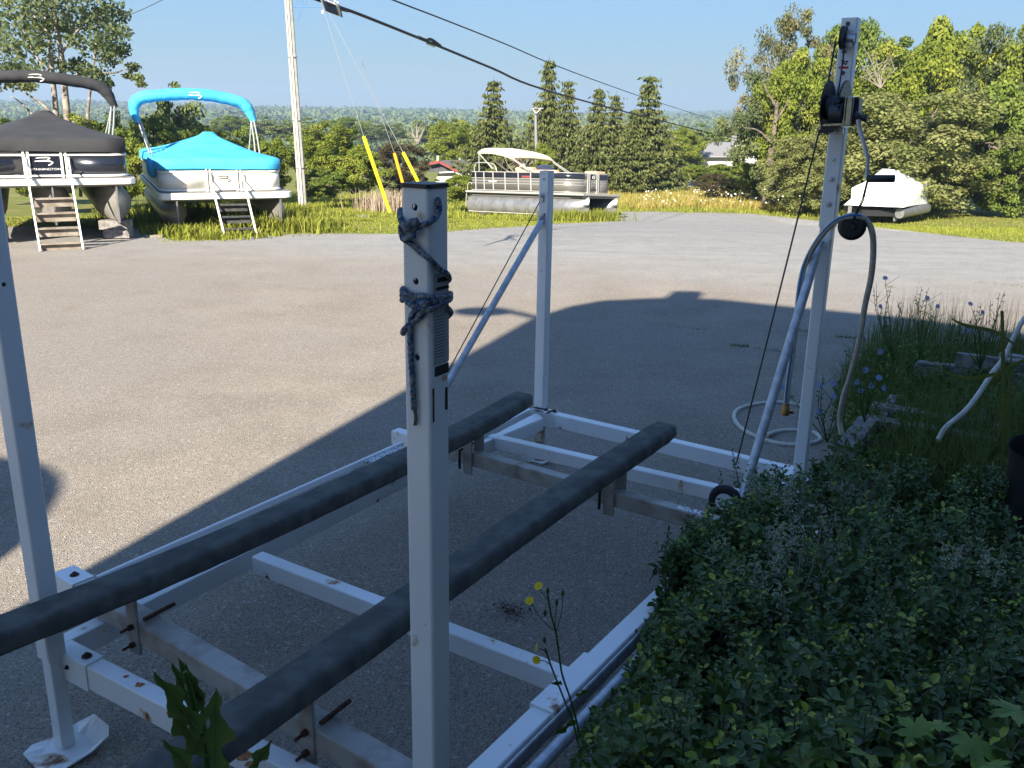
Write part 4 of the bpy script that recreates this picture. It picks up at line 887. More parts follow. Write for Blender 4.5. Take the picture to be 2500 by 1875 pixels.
mb = MB(); mb.prism([sl(x0+2.32, yA-.012, .47), sl(x0+2.68, yA-.012, .47), sl(x0+2.68, yA-.012, .535), sl(x0+2.32, yA-.012, .535)], (0, -.004, 0)); sb(mb, 'registration_plate', 'redtrim')
# stern rail, small ladder loop
mb = MB(); mb.tube(curve([sl(.02, .1, .0), sl(.03, .1, .2), sl(.13, .1, .28), sl(.24, .1, .2), sl(.25, .1, 0)], 5), .016, 6); sb(mb, 'stern_handrail', 'railalu')
mb = MB(); mb.tube([sl(-.02, .1, 0), sl(-.06, .1, -.55)], .018, 6); mb.tube([sl(-.02, .4, 0), sl(-.06, .4, -.55)], .018, 6)
for z in (-.2, -.38, -.54): mb.tube([sl(-.04, .1, z), sl(-.04, .4, z)], .014, 6)
o = sb(mb, 'stern_ladder', 'railalu')
# seats
def cushion(c, d, nm='seat_cushion', m='tan', r_=.06):
    mb = MB(); mb.box(sl(*c), d); o = sb(mb, nm, m, bevel=r_); o.modifiers['bevel'].segments = 4; return o
cushion((x0+1.75, .62, .82), (.42, .14, .26), 'captain_seat_back'); cushion((x0+1.78, .62, .55), (.5, .5, .2), 'captain_seat')
cushion((x0+1.62, .62, .99), (.36, .12, .15), 'headrest')
cushion((x1-1.55, .25, .64), (1.5, .22, .2), 'bench_back'); cushion((x1-2.35, .45, .70), (.75, .3, .26), 'lounge_back'); cushion((x1-1.55, .45, .4), (1.5, .5, .2), 'bench_seat')
cushion((x1-.38, SW-.5, .66), (.5, .6, .18), 'bow_seat_back'); cushion((x0+.75, .5, .63), (.5, .4, .1), 'stern_seat')
mb = MB(); mb.ball(sl(x0+2.35, 1.2, .72), .42, 18, (1, .8, .55)); sb(mb, 'windshield', 'glass')
# canopy
cx0, cx1 = x0+.28, x0+1.95
pts = [sl(cx0, y_, z_) for y_, z_ in ((0, 0),)]
mb = MB(); v = []; nxs = 12; prof_ = [(-.02, -.10), (.0, 0), (.06, .05), (.3, .10), (SW/2, .14), (SW-.3, .10), (SW-.06, .05), (SW, 0), (SW+.02, -.10)]
for i in range(nxs+1):
    u_ = i/nxs; x = cx0+(cx1-cx0)*u_; zz = 1.36+.05*math.sin(math.pi*u_)-.20*u_**1.6
    e_ = .05 if i in (0, nxs) else 0
    for y, dz_ in prof_: v.append(sl(x, y, zz+dz_*(1-(.6 if i in (0, nxs) else 0))-e_))
k = len(prof_); mb.add(v, [(i*k+j, i*k+j+1, (i+1)*k+j+1, (i+1)*k+j) for i in range(nxs) for j in range(k-1)], True); cn = sb(mb, 'canopy', 'bimcream'); m_ = cn.modifiers.new('s', 'SOLIDIFY'); m_.thickness = .06
for y in (0.02, SW-.02):
    for (xa, za, xb, zb2) in ((cx0+.02, 1.28, cx0+.75, .75), (cx0+.08, 1.26, cx0+.70, .75), (cx1-.03, 1.10, cx1+.85, fhs), (cx1-.1, 1.10, cx1+.72, fhs), (cx0+.05, 1.26, cx0+.08, fhs)):
        mb = MB(); mb.tube([sl(xa, y, za), sl(xb, y, zb2)], .016, 6); sb(mb, 'canopy_leg', 'railalu')
    mb = MB(); mb.tube(curve([sl(x0+.12, y, fhs), sl(x0+.14, y, fhs+.22), sl(x0+.3, y, fhs+.3), sl(x0+1.0, y, fhs+.26), sl(x0+1.2, y, fhs)], 6), .016, 6); sb(mb, 'grab_rail', 'railalu')

# ------------------------------------------------------------------ shrink-wrapped boat on the right
w0 = atg(2062, 532); yW = 30.6
wA, wB, wD = aty(2059, 500, yW+.7), aty(2206, 506, yW), aty(2267, 496.5, yW+2.6)
wroot = thing('wrapped_pontoon_boat', 'pontoon boat sealed in white shrink wrap at the edge of the grass', 'boat', wB, 0)
z0w = min(wA[2], wB[2])
def wp_(u, v_, y): return aty(u, v_, y)
ring0 = [wA, aty(2130, 503.5, yW+.35), wB, aty(2236, 501, yW+1.3), wD, aty(2195, 490, yW+3.6), aty(2080, 488, yW+3.3)]
ring1 = [aty(2077, 488, yW+.75), aty(2132, 486, yW+.5), aty(2214, 488, yW+.35), aty(2240, 484, yW+1.3), aty(2265, 482, yW+2.5), aty(2200, 475, yW+3.5), aty(2084, 474, yW+3.2)]
ring2 = [aty(2080, 459, yW+.95), aty(2134, 457, yW+.7), aty(2222, 461, yW+.6), aty(2246, 453, yW+1.3), aty(2270, 445, yW+2.4), aty(2215, 440, yW+3.3), aty(2090, 452, yW+3.0)]
ring3 = [aty(2103, 449, yW+1.2), aty(2142, 440, yW+1.0), aty(2200, 448, yW+1.0), aty(2228, 441, yW+1.5), aty(2246, 441.5, yW+2.3), aty(2212, 435, yW+2.9), aty(2120, 440, yW+2.7)]
ring4 = [aty(2140, 424, yW+1.6), aty(2153, 412, yW+1.7), aty(2176, 413, yW+1.6), aty(2190, 413.5, yW+1.8), aty(2198, 420, yW+2.0), aty(2186, 418, yW+2.2), aty(2150, 420, yW+2.2)]
rw = [ring0, ring1, ring2, ring3, ring4]; mb = MB(); k = 7; v = [p for r_ in rw for p in r_]+[np.mean(ring4, 0)+np.array([0, 0, .02])]
mb.add(v, [(i*k+j, i*k+(j+1) % k, (i+1)*k+(j+1) % k, (i+1)*k+j) for i in range(4) for j in range(k)]+[(28+j, 28+(j+1) % k, 35) for j in range(k)], True)
wo = mb.build('shrink_wrap', 'wrap'); keep(wo, wroot); ss = wo.modifiers.new('sub', 'SUBSURF'); ss.levels = ss.render_levels = 2; ss.subdivision_type = 'SIMPLE'
ds = wo.modifiers.new('d', 'DISPLACE'); tx = bpy.data.textures.new('wrinkle', 'CLOUDS'); tx.noise_scale = .35; ds.texture = tx; ds.strength = .045
mb = MB(); mb.rbeam(aty(2196, 521, yW+.3), aty(2262, 508, yW+2.5), .3, .34, .14, seg=4); keep(mb.build('tube', 'silvertube'), wroot)
for u_ in (2078, 2192):
    mb = MB(); p = aty(u_, 504, yW+.5); mb.rbeam(p-np.array([0, -.1, .5]), p+np.array([0, .1, 0]), .12, .06, .01, up=(0, 1, 0)); keep(mb.build('tube_nose', 'silvertube'), wroot)
mb = MB(); p = aty(2135, 506, yW+1.4); mb.box(p-np.array([0, 0, .12]), (1.5, 1.8, .2)); keep(mb.build('underside', 'black'), wroot)

# ================================================================== utility pole, guys, wires
pb = atg(741, 515); YP = pb[1]; ptop = aty(704, 0, YP); ptop2 = pb+(ptop-pb)*1.35
pole = thing('utility_pole', 'tall pale utility pole on the grass right of the blue-covered boat', 'utility pole', pb)
mb = MB(); v = []
for P_, r_ in ((pb-np.array([0, 0, .3]), .155), (ptop2, .125)):
    for j in range(8): v.append(P_+r_*np.array([math.cos(R(22.5+45*j)), math.sin(R(22.5+45*j)), 0]))
mb.add(v, [(j, (j+1) % 8, (j+1) % 8+8, j+8) for j in range(8)]+[tuple(range(8, 16))]); keep(mb.build('shaft', 'concrete'), pole)
mb = MB(); mb.tube([pb+np.array([.03, -.165, 0]), ptop2+np.array([.02, -.135, 0])], .022, 8); keep(mb.build('cable_guard', 'whitewall'), pole)
mb = MB(); mb.tube([pb+np.array([-.05, -.155, 0]), ptop2+np.array([-.04, -.125, 0])], .010, 6); keep(mb.build('ground_wire', 'bark'), pole)
def band(fr, par):
    mb = MB(); c = pb+(ptop2-pb)*fr; mb.tube([c-np.array([0, 0, .012]), c+np.array([0, 0, .012])], .180-.02*fr, 12); keep(mb.build('steel_band', 'galv'), par)
for fr in (.16, .33, .55): band(fr, pole)
def wire(name, label, px, r_, m='cable', yfun=None, n=1, cat='wire', group=None):
    pts = [aty(u, v, yfun(u) if callable(yfun) else yfun) for u, v in px]
    mb = MB(); mb.tube(curve(pts, 6) if len(pts) > 2 else pts, r_, 6); o = mb.build(name, m); tag(o, label, cat, group); return o
def invy(u0, y0, u1, y1): return lambda u: 1/(1/y0+(1/y1-1/y0)*(u-u0)/(u1-u0))
f1 = invy(790, 11, 1845, 62)
wire('overhead_cable', 'thick black overhead cable sloping down from the splice box to the right-hand trees', [(640, -50), (700, -28), (800, 8), (880, 36), (1045, 102), (1200, 166), (1330, 219), (1570, 284), (1760, 330), (1846, 346)], .019, yfun=f1)
f2 = invy(960, 13, 1760, 60)
wire('overhead_cable', 'thinner upper overhead cable running parallel above the thick one', [(880, -35), (960, 0), (1100, 54), (1240, 110), (1352, 158), (1500, 213), (1620, 254), (1762, 299), (1830, 320)], .011, yfun=f2)
# splice box hung under the cable
bxc = aty(805, 14, f1(800)); br_ = 11*1.0
sbx = thing('splice_enclosure', 'dark cable splice enclosure hanging under the thick cable at the top edge', 'cable box', bxc)
d_ = nrm(aty(880, 36, f1(880))-aty(790, 4, f1(790))); 
mb = MB(); mb.prism([aty(787, -8, 10.9), aty(822, 8, 11.5), aty(829, 38, 11.5), aty(793, 25, 10.9)], (0, .22, 0)); keep(mb.build('body', 'black'), sbx)
for (a_, b_) in (((783, -6), (793, 27)), ((818, 2), (830, 38)), ((824, 6), (831, 36)), ((787, -3), (825, 12))):
    mb = MB(); mb.rbeam(aty(*a_, 10.85), aty(*b_, 10.9 if a_[0] < 800 else 11.45), .014, .02, .003); keep(mb.build('strap', 'galv'), sbx)
mb = MB(); mb.cyl(aty(788, 26, 10.9), aty(788, 33, 10.9), .02, .012, 8); keep(mb.build('lamp_socket', 'whitealu'), sbx)
mb = MB(); mb.tube(curve([aty(832, 24, 11.4), aty(848, 28, 11.8), aty(866, 28.5, 12.2)], 4), .01, 6); keep(mb.build('tail_cable', 'cable'), sbx)
sp = thing('cable_splice', 'small grey clamp and slack loop halfway along the thick overhead cable', 'cable clamp', aty(1050, 104, f1(1050)))
mb = MB(); mb.prism([aty(1041, 100, f1(1045)), aty(1062, 109, f1(1062)), aty(1060, 115, f1(1062)), aty(1040, 107, f1(1045))], (0, .12, 0)); keep(mb.build('clamp', 'galv'), sp)
mb = MB(); mb.tube(curve([aty(1020, 90, f1(1020)), aty(1040, 98, f1(1040)), aty(1052, 96, f1(1052)), aty(1075, 112, f1(1075))], 5), .022, 6); keep(mb.build('loop', 'cable'), sp)
# drop wires beside the pole
WL = ['short curved service wire arching up from the near pole', 'long service wire running from the near pole to the splice box', 'drooping service wire looping lowest beside the near pole', 'small hooked end of service wire at the top edge beside the pole']
for i_, px in enumerate(([(716, 17), (726, 8), (729, -6)], [(716, 17), (740, 18), (760, 17), (786, 16)], [(718, 49), (727, 47), (732, 36), (736, 14), (735, -6)], [(739, -6), (742, 10), (747, 12), (748, -6)])):
    wire('drop_wire', WL[i_], px, .007, m='hoseblue', yfun=YP-.3 if i_ != 1 else 17.0, cat='wire', group='looped service wires beside the near pole')
wire('overhead_wire', 'thin dark wire crossing the sky at the top left', [(300, 43), (350, 22), (402, -3)], .006, yfun=18)
for k_, (px, lb) in enumerate((([(560, 272), (700, 305), (880, 334), (1100, 338)], 'upper thin wire crossing in front of the left shrubs'), ([(560, 292), (700, 318), (880, 343), (1100, 348)], 'lower thin wire crossing in front of the left shrubs'))):
    wire('overhead_wire', lb, px, .012, yfun=36+2*k_)
# guy wires with coloured guards
def guy(label, gA, gB, wtop, y, colm, cl):
    r_ = thing('guy_wire', label, 'guy wire', aty(*gB, y))
    mb = MB(); mb.tube([aty(*gA, y), aty(*gB, y)], .042, 8); keep(mb.build('guard', colm), r_)
    mb = MB(); mb.tube([aty(*gA, y), aty(*wtop, y-1.0)], .0075, 6); keep(mb.build('strand', 'steelwire'), r_)
guy('guy wire with the longest yellow guard reaching down to the grass', (888, 333), (952, 518), (775, -25), 20.4, 'yellow', 0)
guy('guy wire with an orange guard between two yellow ones', (963, 374), (1001, 510), (880, 140), 23.2, 'orange', 0)
guy('guy wire with a yellow guard just right of the orange one', (984, 372), (1060, 520), (776, -20), 22.2, 'yellow', 0)
# distant pole with crossarm
fp = thing('utility_pole', 'distant grey utility pole with a crossarm behind the silver boat', 'utility pole', (1.0, 44, gz(44)))
q0 = aty(1311, 445, 44); q1 = aty(1307.5, 262, 44)
mb = MB(); mb.tube([q0, q1], [.085, .065], 8); keep(mb.build('shaft', 'greyroof'), fp)
mb = MB(); mb.rbeam(aty(1297, 265, 43.9), aty(1327, 264.5, 43.9), .07, .06, .01); keep(mb.build('crossarm', 'greyroof'), fp)
for a_, b_ in (((1301, 266), (1307, 277)), ((1321, 265), (1309, 277))):
    mb = MB(); mb.tube([aty(*a_, 43.85), aty(*b_, 43.85)], .03, 5); keep(mb.build('arm_brace', 'concrete'), fp)

# ================================================================== houses and road
hL = thing('house', 'low house with dark shingles and red gable trim left of the silver boat', 'house', aty(1100, 430, 52))
def hp(u, v, y=52): return aty(u, v, y)
mb = MB(); mb.prism([hp(1071, 395), hp(1135, 392), hp(1182, 421), hp(1110, 420)], (0, .05, .06)); rfL = keep(mb.build('roof', 'shingle'), hL)
mb = MB(); mb.prism([hp(1040, 402, 51.5), hp(1070, 397, 51.5), hp(1112, 420, 51.5), hp(1050, 421, 51.5)], (0, .2, 0)); keep(mb.build('front_roof', 'shingle'), hL)
for pp in (((1046, 400), (1072, 395)), ((1072, 395), (1120, 420))):
    mb = MB(); mb.rbeam(hp(*pp[0], 51.2), hp(*pp[1], 51.2), .12, .14, .01); keep(mb.build('gable_trim', 'redtrim'), hL)
mb = MB(); mb.prism([hp(1070, 421, 51.9), hp(1185, 422, 51.9), hp(1185, 455, 51.9), hp(1060, 455, 51.9)], (0, 3, 0)); keep(mb.build('wall', 'whitewall'), hL)
for a_, b_ in (((1072, 421.5), (1108, 419.5)), ((1120, 420.5), (1186, 424))):
    mb = MB(); mb.rbeam(hp(*a_, 51.1), hp(*b_, 51.1), .08, .07, .01); keep(mb.build('eave_trim', 'whitewall'), hL)
mb = MB(); mb.prism([hp(1128, 426, 51.85), hp(1150, 426, 51.85), hp(1150, 444, 51.85), hp(1128, 444, 51.85)], (0, -.05, 0)); keep(mb.build('window', 'glass'), hL)
for u_ in (1069, 1123):
    mb = MB(); mb.cyl(hp(u_, 396, 52.2), hp(u_, 380 if u_ < 1100 else 385, 52.2), .07, seg=8); keep(mb.build('vent_pipe', 'whitewall'), hL)
hR = thing('house', 'farmhouse with grey roof and white trim beside the tall right-hand trees', 'house', aty(1770, 400, 72))
def hq(u, v, y=72): return aty(u, v, y)
mb = MB(); mb.prism([hq(1716, 348), hq(1793, 350), hq(1797, 384, 69), hq(1702, 384, 69)], (0, .05, .08)); keep(mb.build('roof', 'greyroof'), hR)
mb = MB(); mb.prism([hq(1702, 384, 69.5), hq(1797, 384, 69.5), hq(1797, 410, 69.5), hq(1702, 410, 69.5)], (0, 5, 0)); keep(mb.build('wall', 'whitewall'), hR)
mb = MB(); mb.prism([hq(1807, 350, 70), hq(1845, 352, 72), hq(1850, 362, 70), hq(1812, 360, 69)], (0, .05, .05)); keep(mb.build('roof', 'shingle'), hR)
mb = MB(); mb.prism([hq(1793, 352, 70.5), hq(1807, 351, 70.5), hq(1850, 362, 70.5), hq(1850, 400, 70.5), hq(1796, 400, 70.5)], (0, 3, 0)); keep(mb.build('wall', 'whitewall'), hR)
for a_, b_ in (((1807, 351), (1797, 386)), ((1807, 351), (1814, 386))):
    mb = MB(); mb.rbeam(hq(*a_, 69.5), hq(*b_, 69.5), .12, .12, .01); keep(mb.build('gable_trim', 'whitealu'), hR)
for u_ in (1818, 1832, 1843):
    mb = MB(); mb.prism([hq(u_-4, 364, 69.9), hq(u_+4, 364, 69.9), hq(u_+4, 374, 69.9), hq(u_-4, 374, 69.9)], (0, -.08, 0)); keep(mb.build('window', 'glass'), hR)
mb = MB(); mb.box(hq(1791, 343, 71), (.35, .35, .7)); keep(mb.build('chimney', 'greyroof'), hR)
# road with white edge lines
def roadz(u, v, y): return aty(u, v, y)
def ribbon(name, m, top, bot, kind='structure', lift_=0):
    n = len(top); v = [p+np.array([0, 0, lift_]) for p in top]+[p+np.array([0, 0, lift_]) for p in bot]
    o = mesh_np(name, v, [(i, i+1, n+i+1, n+i) for i in range(n-1)], m); 
    if kind: tag(o, kind=kind)
    return o
us = np.linspace(1380, 1900, 14)
tp_ = [aty(u, 450.5-(u-1480)*.043, 66) for u in us]; bt_ = [aty(u, 463.5-(u-1480)*.030, 55) for u in us]
ribbon('road', 'road', tp_, bt_)
el = [aty(u, 451.5-(u-1480)*.043, 65.5) for u in us]; ribbon('edge_line', 'whitewall', [p+np.array([0, .25, .03]) for p in el], [p+np.array([0, -.45, .03]) for p in el])
el = [aty(u, 461.5-(u-1480)*.030, 56.2) for u in us]; ribbon('edge_line', 'whitewall', [p+np.array([0, .2, .03]) for p in el], [p+np.array([0, -.25, .03]) for p in el])

# ================================================================== TREES
def leafy(n_cl, per, spread, leaf, seed, shape='round', loose=.0, droop=0.):
    """crown of a unit tree (height 1, half width .5): clump centres, leaf cards, tint"""
    rng = np.random.default_rng(seed); cl = []
    while len(cl) < n_cl:
        p = rng.uniform(-1, 1, 3); 
        if np.linalg.norm(p) > 1: continue
        if rng.random() > .25+.75*np.linalg.norm(p): continue
        x, y, z = p; zz = .55+.42*z
        wdt = {'round': math.sqrt(max(0, 1-((zz-.52)/.5)**2)), 'bush': math.sqrt(max(0, 1-((zz-.35)/.66)**2)), 'tall': .35+.65*math.sin(math.pi*min(1, max(0, (zz-.12)/.95)))**.8}[shape]
        if shape == 'bush': zz = .48+.48*z; wdt = 1
        lump = 1+.22*math.sin(5*math.atan2(y, x)+seed)+.15*math.sin(9*zz+seed)
        cl.append((x*.5*wdt*lump if shape != 'bush' else x*.5*lump, y*.5*wdt*lump if shape != 'bush' else y*.5*lump, zz))
    cl = np.array(cl); sp = spread*(.6+.8*rng.random((n_cl, 1, 1)))
    off = unit(rng.normal(size=(n_cl, per, 3)))*rng.random((n_cl, per, 1))**.45*sp; off[:, :, 2] *= .62
    cen = (cl[:, None]+off).reshape(-1, 3); nm = off.reshape(-1, 3)+np.array([0, 0, spread*.6])
    sz = leaf*(.6+.8*rng.random(len(cen))); v, q = cards(cen, sz, aspect=.68, nrmal=unit(nm), rng=rng)
    t = np.clip(.42+.20*np.repeat(rng.normal(size=n_cl), per)+.16*rng.normal(size=len(cen)), 0, 1)
    return v, q, np.repeat(t, 4), cl
TREEM = {}
def crown_mesh(key, m, *a, **k):
    if key not in TREEM:
        v, q, t, cl = leafy(*a, **k); o = mesh_np('crown', v, q, m, tint=t); me = o.data; bpy.data.objects.remove(o)
        mb = MB(); rng = random.Random(a[4]); top = .62
        mb.tube([(0, 0, 0), (.012, 0, .2), (-.01, .01, .42), (0, 0, top)], [.022, .018, .013, .006], 7)
        for c in cl[::max(1, len(cl)//16)]:
            z0 = rng.uniform(.15, .5); mb.tube(curve([(0, 0, z0), (c[0]*.4, c[1]*.4, z0+(c[2]-z0)*.35), tuple(c*np.array([.95, .95, 1]))], 3), [.010, .009, .008, .007, .006, .004, .003][:7] , 5, caps=False)
        w_ = mb.build('trunk', 'bark'); wm = w_.data; bpy.data.objects.remove(w_)
        TREEM[key] = (me, wm, m)
    return TREEM[key]
def tree(key, label, u, vtop, vbase, wpx, y, cat='tree', group='trees round the lot', name=None, rot=None, zb_=None):
    me, wm, m = TREEM[key]; base = aty(u, vbase, y) if zb_ is None else None; top = aty(u, vtop, y)
    zbase = base[2] if zb_ is None else zb_
    x = (aty(u, (vtop+vbase)/2, y))[0]; h = top[2]-zbase; wd = wpx/FPX*y*1.02
    r_ = thing(name or ('shrub' if cat == 'shrub' else 'deciduous_tree'), label, cat, (x, y, zbase), 0, group)
    r_.scale = (wd, min(wd, 9), h); r_.rotation_euler = (0, 0, 0)
    a = rot if rot is not None else (u*1.7) % 6.28
    for nm, dta in (('crown', me), ('trunk', wm)):
        o = bpy.data.objects.new(nm, dta); COL.objects.link(o); o.parent = r_; o.rotation_euler = (0, 0, a)
    return r_
crown_mesh('b1', 'leaf_bright', 95, 240, .115, .036, 21, shape='bush'); crown_mesh('b2', 'leaf_mid', 95, 240, .11, .036, 22, shape='bush')
crown_mesh('b3', 'leaf_bright', 70, 240, .13, .042, 23, shape='bush'); crown_mesh('o1', 'leaf_olive', 190, 240, .085, .021, 24, shape='bush')
crown_mesh('t1', 'leaf_bright', 150, 240, .095, .023, 25, shape='round'); crown_mesh('t2', 'leaf_mid', 150, 240, .09, .023, 26, shape='round')
crown_mesh('p1', 'leaf_pale', 100, 150, .08, .019, 27, shape='tall'); crown_mesh('br', 'leaf_brown', 90, 200, .10, .026, 28, shape='bush')
crown_mesh('t3', 'leaf_ash', 120, 200, .09, .022, 29, shape='tall'); crown_mesh('f1', 'leaf_far', 60, 120, .12, .05, 30, shape='round')
G1 = 'green shrubs and trees along the left edge of the valley'
left = [('t2', 'dark rounded tree at the far left behind the black-covered boat', -30, 262, 470, 190, 33), ('b1', 'bright bushy tree just left of the black cover peak', 52, 286, 480, 150, 29),
 ('t1', 'yellow-green tree behind the right half of the black cover', 185, 268, 480, 180, 31), ('b2', 'mid green tree seen between the two canopy hoops', 278, 276, 480, 130, 33),
 ('t2', 'darker tree framed by the left part of the blue canopy hoop', 380, 276, 480, 170, 35), ('b3', 'bright low tree behind the left canopy leg of the blue boat', 322, 330, 480, 120, 28),
 ('f1', 'dark tree whose crown rises behind the middle of the blue canopy', 430, 196, 480, 140, 38), ('t1', 'yellow-green tree framed by the right part of the blue canopy hoop', 510, 300, 480, 150, 34),
 ('b2', 'mid green tree just right of the blue canopy hoop', 600, 312, 480, 130, 36), ('b1', 'bright shrub close left of the near utility pole', 655, 330, 470, 110, 36),
 ('t1', 'broad bright tree just right of the near utility pole', 800, 292, 470, 190, 37), ('b3', 'rounded bright shrub behind the long yellow guard', 872, 350, 470, 120, 35),
 ('b2', 'low green shrub at the foot of the broad bright tree', 790, 410, 482, 110, 34), ('br', 'red-brown leaved shrub behind the orange guard', 972, 336, 480, 150, 38),
 ('b1', 'low bright bush left of the silver boat stern', 1125, 425, 490, 110, 34), ('t1', 'lime green tree left of the spruces', 1105, 284, 425, 130, 62),
 ('b2', 'green tree behind the low dark-roofed house', 1160, 310, 430, 110, 66), ('f1', 'green tree between the first and second spruce', 1262, 345, 440, 100, 64),
 ('b1', 'small bright bush beside the distant pole', 1325, 345, 420, 46, 43), ('t1', 'hazy tree right of the tallest spruces', 1660, 305, 440, 130, 68),
 ('f1', 'hazy green tree behind the farmhouse roof', 1735, 318, 420, 120, 84), ('b2', 'hedge bush below the last spruce', 1640, 388, 452, 110, 58),
 ('b1', 'hedge bush below the farmhouse roof', 1722, 398, 450, 120, 56), ('b2', 'hedge bush in front of the farmhouse wall', 1800, 392, 470, 110, 46),
 ('b3', 'bright hedge bush left of the big trunk', 1862, 372, 478, 100, 42), ('br', 'dusky grey-green bush at the end of the road', 1742, 420, 478, 90, 44)]
for i_, (k_, lb, u, vt, vb, wp2, y) in enumerate(left):
    sh = k_[0] == 'b' and k_ != 'b0'
    tree(k_, lb, u, vt, vb, wp2, y, cat='shrub' if ('shrub' in lb or 'bush' in lb) else 'tree', group=G1 if u < 1000 else 'trees and hedges beyond the lot')
G2 = 'tall trees on the right side of the lot'
right = [('t3', 'tall dark-limbed tree whose big trunk stands right of the farmhouse', 1880, 150, 500, 210, 39), ('p1', 'pale loose-leaved tree top rising left of the winch post', 1925, 8, 470, 230, 42),
 ('t2', 'dark green tree behind the top of the winch post', 2075, 32, 480, 250, 45), ('t1', 'bright yellow-green tree directly left of the winch', 1950, 100, 490, 210, 38),
 ('t1', 'bright tree at the top right of the winch post', 2200, 72, 480, 270, 42), ('b1', 'tall bright tree in the upper right corner', 2330, 20, 480, 250, 44), ('t3', 'tree with ragged top near the right edge', 2420, 30, 490, 240, 41),
 ('t1', 'outermost bright tree cut by the right edge', 2520, 15, 500, 230, 40), ('b2', 'shaded green tree behind the right end of the olive willow', 2440, 200, 500, 230, 38),
 ('o1', 'large rounded olive-green willow behind the white wrapped boat', 2210, 205, 520, 430, 36), ('o1', 'smaller olive-green bush left of the white wrapped boat', 1965, 318, 515, 205, 35),
 ('b2', 'dark shaded shrub between the willow and the right edge', 2470, 330, 520, 150, 36), ('o1', 'olive bush right of the winch post foot of the willow', 2070, 300, 510, 200, 37.5)]
for (k_, lb, u, vt, vb, wp2, y) in right: tree(k_, lb, u, vt, vb, wp2, y, cat='shrub' if ('shrub' in lb or ' bush' in lb) else 'tree', group=G2)
# big trunk in front of the right mass
mb = MB(); tr0 = aty(1885, 478, 37.5); mb.tube(curve([tr0, aty(1880, 400, 37.4), aty(1890, 320, 37.2), aty(1898, 250, 37)], 4), np.linspace(.17, .07, 13), 9)
for px in ([(1886, 350), (1850, 318), (1815, 312)], [(1892, 300), (1920, 255), (1935, 225)], [(1896, 262), (1872, 222), (1862, 195)]): mb.tube(curve([aty(u, v, 37) for u, v in px], 4), np.linspace(.05, .02, 9), 6)
bt = thing('bare_trunk', 'thick brown tree trunk showing right of the farmhouse', 'tree trunk', tr0); keep(mb.build('trunk', 'bark'), bt)
def deadtree(label, base, tips, y, r0=.05):
    mb = MB(); rng = random.Random(int(base[0])); root = thing('dead_branches', label, 'dead branches', aty(*base, y))
    for tp in tips:
        mid = ((base[0]+tp[0])/2+rng.uniform(-6, 6), (base[1]+tp[1])/2); c = curve([aty(*base, y), aty(*mid, y), aty(*tp, y)], 4); mb.tube(c, np.linspace(r0, .01, len(c)), 5)
        for k in range(5):
            i = rng.randint(3, len(c)-2); e = c[i]+np.array([rng.uniform(-.6, .6), rng.uniform(-.3, .3), rng.uniform(.1, .6)]); mb.tube([c[i], e], [.02, .006], 4)
    keep(mb.build('branches', 'twig'), root)
deadtree('tangle of bare grey branches right of the winch top', (2150, 215), [(2105, 160), (2118, 128), (2135, 125), (2165, 145), (2098, 185), (2190, 165)], 36, .03)
deadtree('bare dry twigs beneath the silver boat canopy', (1265, 430), [(1230, 380), (1250, 375), (1272, 378), (1290, 385), (1215, 400), (1300, 392)], 44, .04)
deadtree('leafless pale tree in the hazy valley right of the guards', (1020, 350), [(1005, 300), (1018, 295), (1030, 298), (1040, 305), (992, 318)], 130, .25)
# tall loose ash behind the black boat, three stems
ash = thing('ash_tree', 'tall open tree with several bare stems behind the black-covered boat', 'tree', aty(150, 470, 31))
mb = MB(); ya = 31; stems = [([(165, 470), (172, 380), (160, 240), (148, 120), (128, 10), (120, -60)], .15), ([(140, 470), (138, 300), (130, 200), (118, 80), (95, -40)], .12), ([(215, 470), (214, 330), (216, 260), (232, 130), (245, 30)], .075),
    ([(165, 330), (110, 260), (60, 225), (20, 180)], .06), ([(158, 210), (190, 180), (215, 165)], .04), ([(150, 130), (200, 60), (240, 10)], .05), ([(130, 200), (85, 130), (50, 60)], .05), ([(225, 180), (280, 178), (310, 170), (335, 190)], .035), ([(90, 290), (50, 250), (25, 235)], .04), ([(118, 80), (60, 10), (30, -40)], .05)]
for px, r_ in stems:
    c = curve([aty(u, v, ya) for u, v in px], 5); mb.tube(c, np.linspace(r_, r_*.3, len(c)), 7)
keep(mb.build('stems', 'palebark'), ash)
rng = np.random.default_rng(77); cl = []
spots = [(30, 60, 60), (60, 20, 60), (110, 30, 70), (160, 20, 60), (170, 70, 50), (215, 60, 45), (250, 50, 45), (285, 30, 30), (265, 90, 45), (290, 80, 25), (20, 120, 45), (10, 170, 35), (60, 100, 55), (50, 170, 35), (85, 175, 30), (100, 110, 30), (240, 115, 40), (275, 120, 35), (300, 125, 18), (265, 145, 25), (190, 155, 22), (205, 175, 25), (235, 180, 30), (250, 200, 22), (325, 165, 16), (335, 190, 14), (345, 205, 10), (310, 185, 10), (120, -40, 90), (200, -30, 80), (30, -30, 80), (-20, 40, 60), (-20, 110, 40), (130, 150, 22), (160, 165, 18), (40, 205, 22), (70, 210, 16), (130, 60, 40), (150, 190, 14), (-10, 200, 30), (225, 30, 40), (95, 60, 45), (180, 100, 20), (262, 205, 12)]
cc = []; tt = []
for (u, v, r_) in spots:
    n = int(4.2*r_+26); c = aty(u, v, ya+rng.normal()*.9); rr = 1.25*r_/FPX*ya
    d = unit(rng.normal(size=(n, 3)))*rng.random((n, 1))**.5*np.array([rr, rr, rr*.62]); cc.append(c+d); tt.append(np.full(n, .35+.2*rng.normal())+.2*rng.normal(size=n))
cc = np.concatenate(cc); tt = np.clip(np.concatenate(tt), 0, 1); v, q_ = cards(cc,   .11+.08*rng.random(len(cc)), nup=.4, aspect=.6, rng=rng)
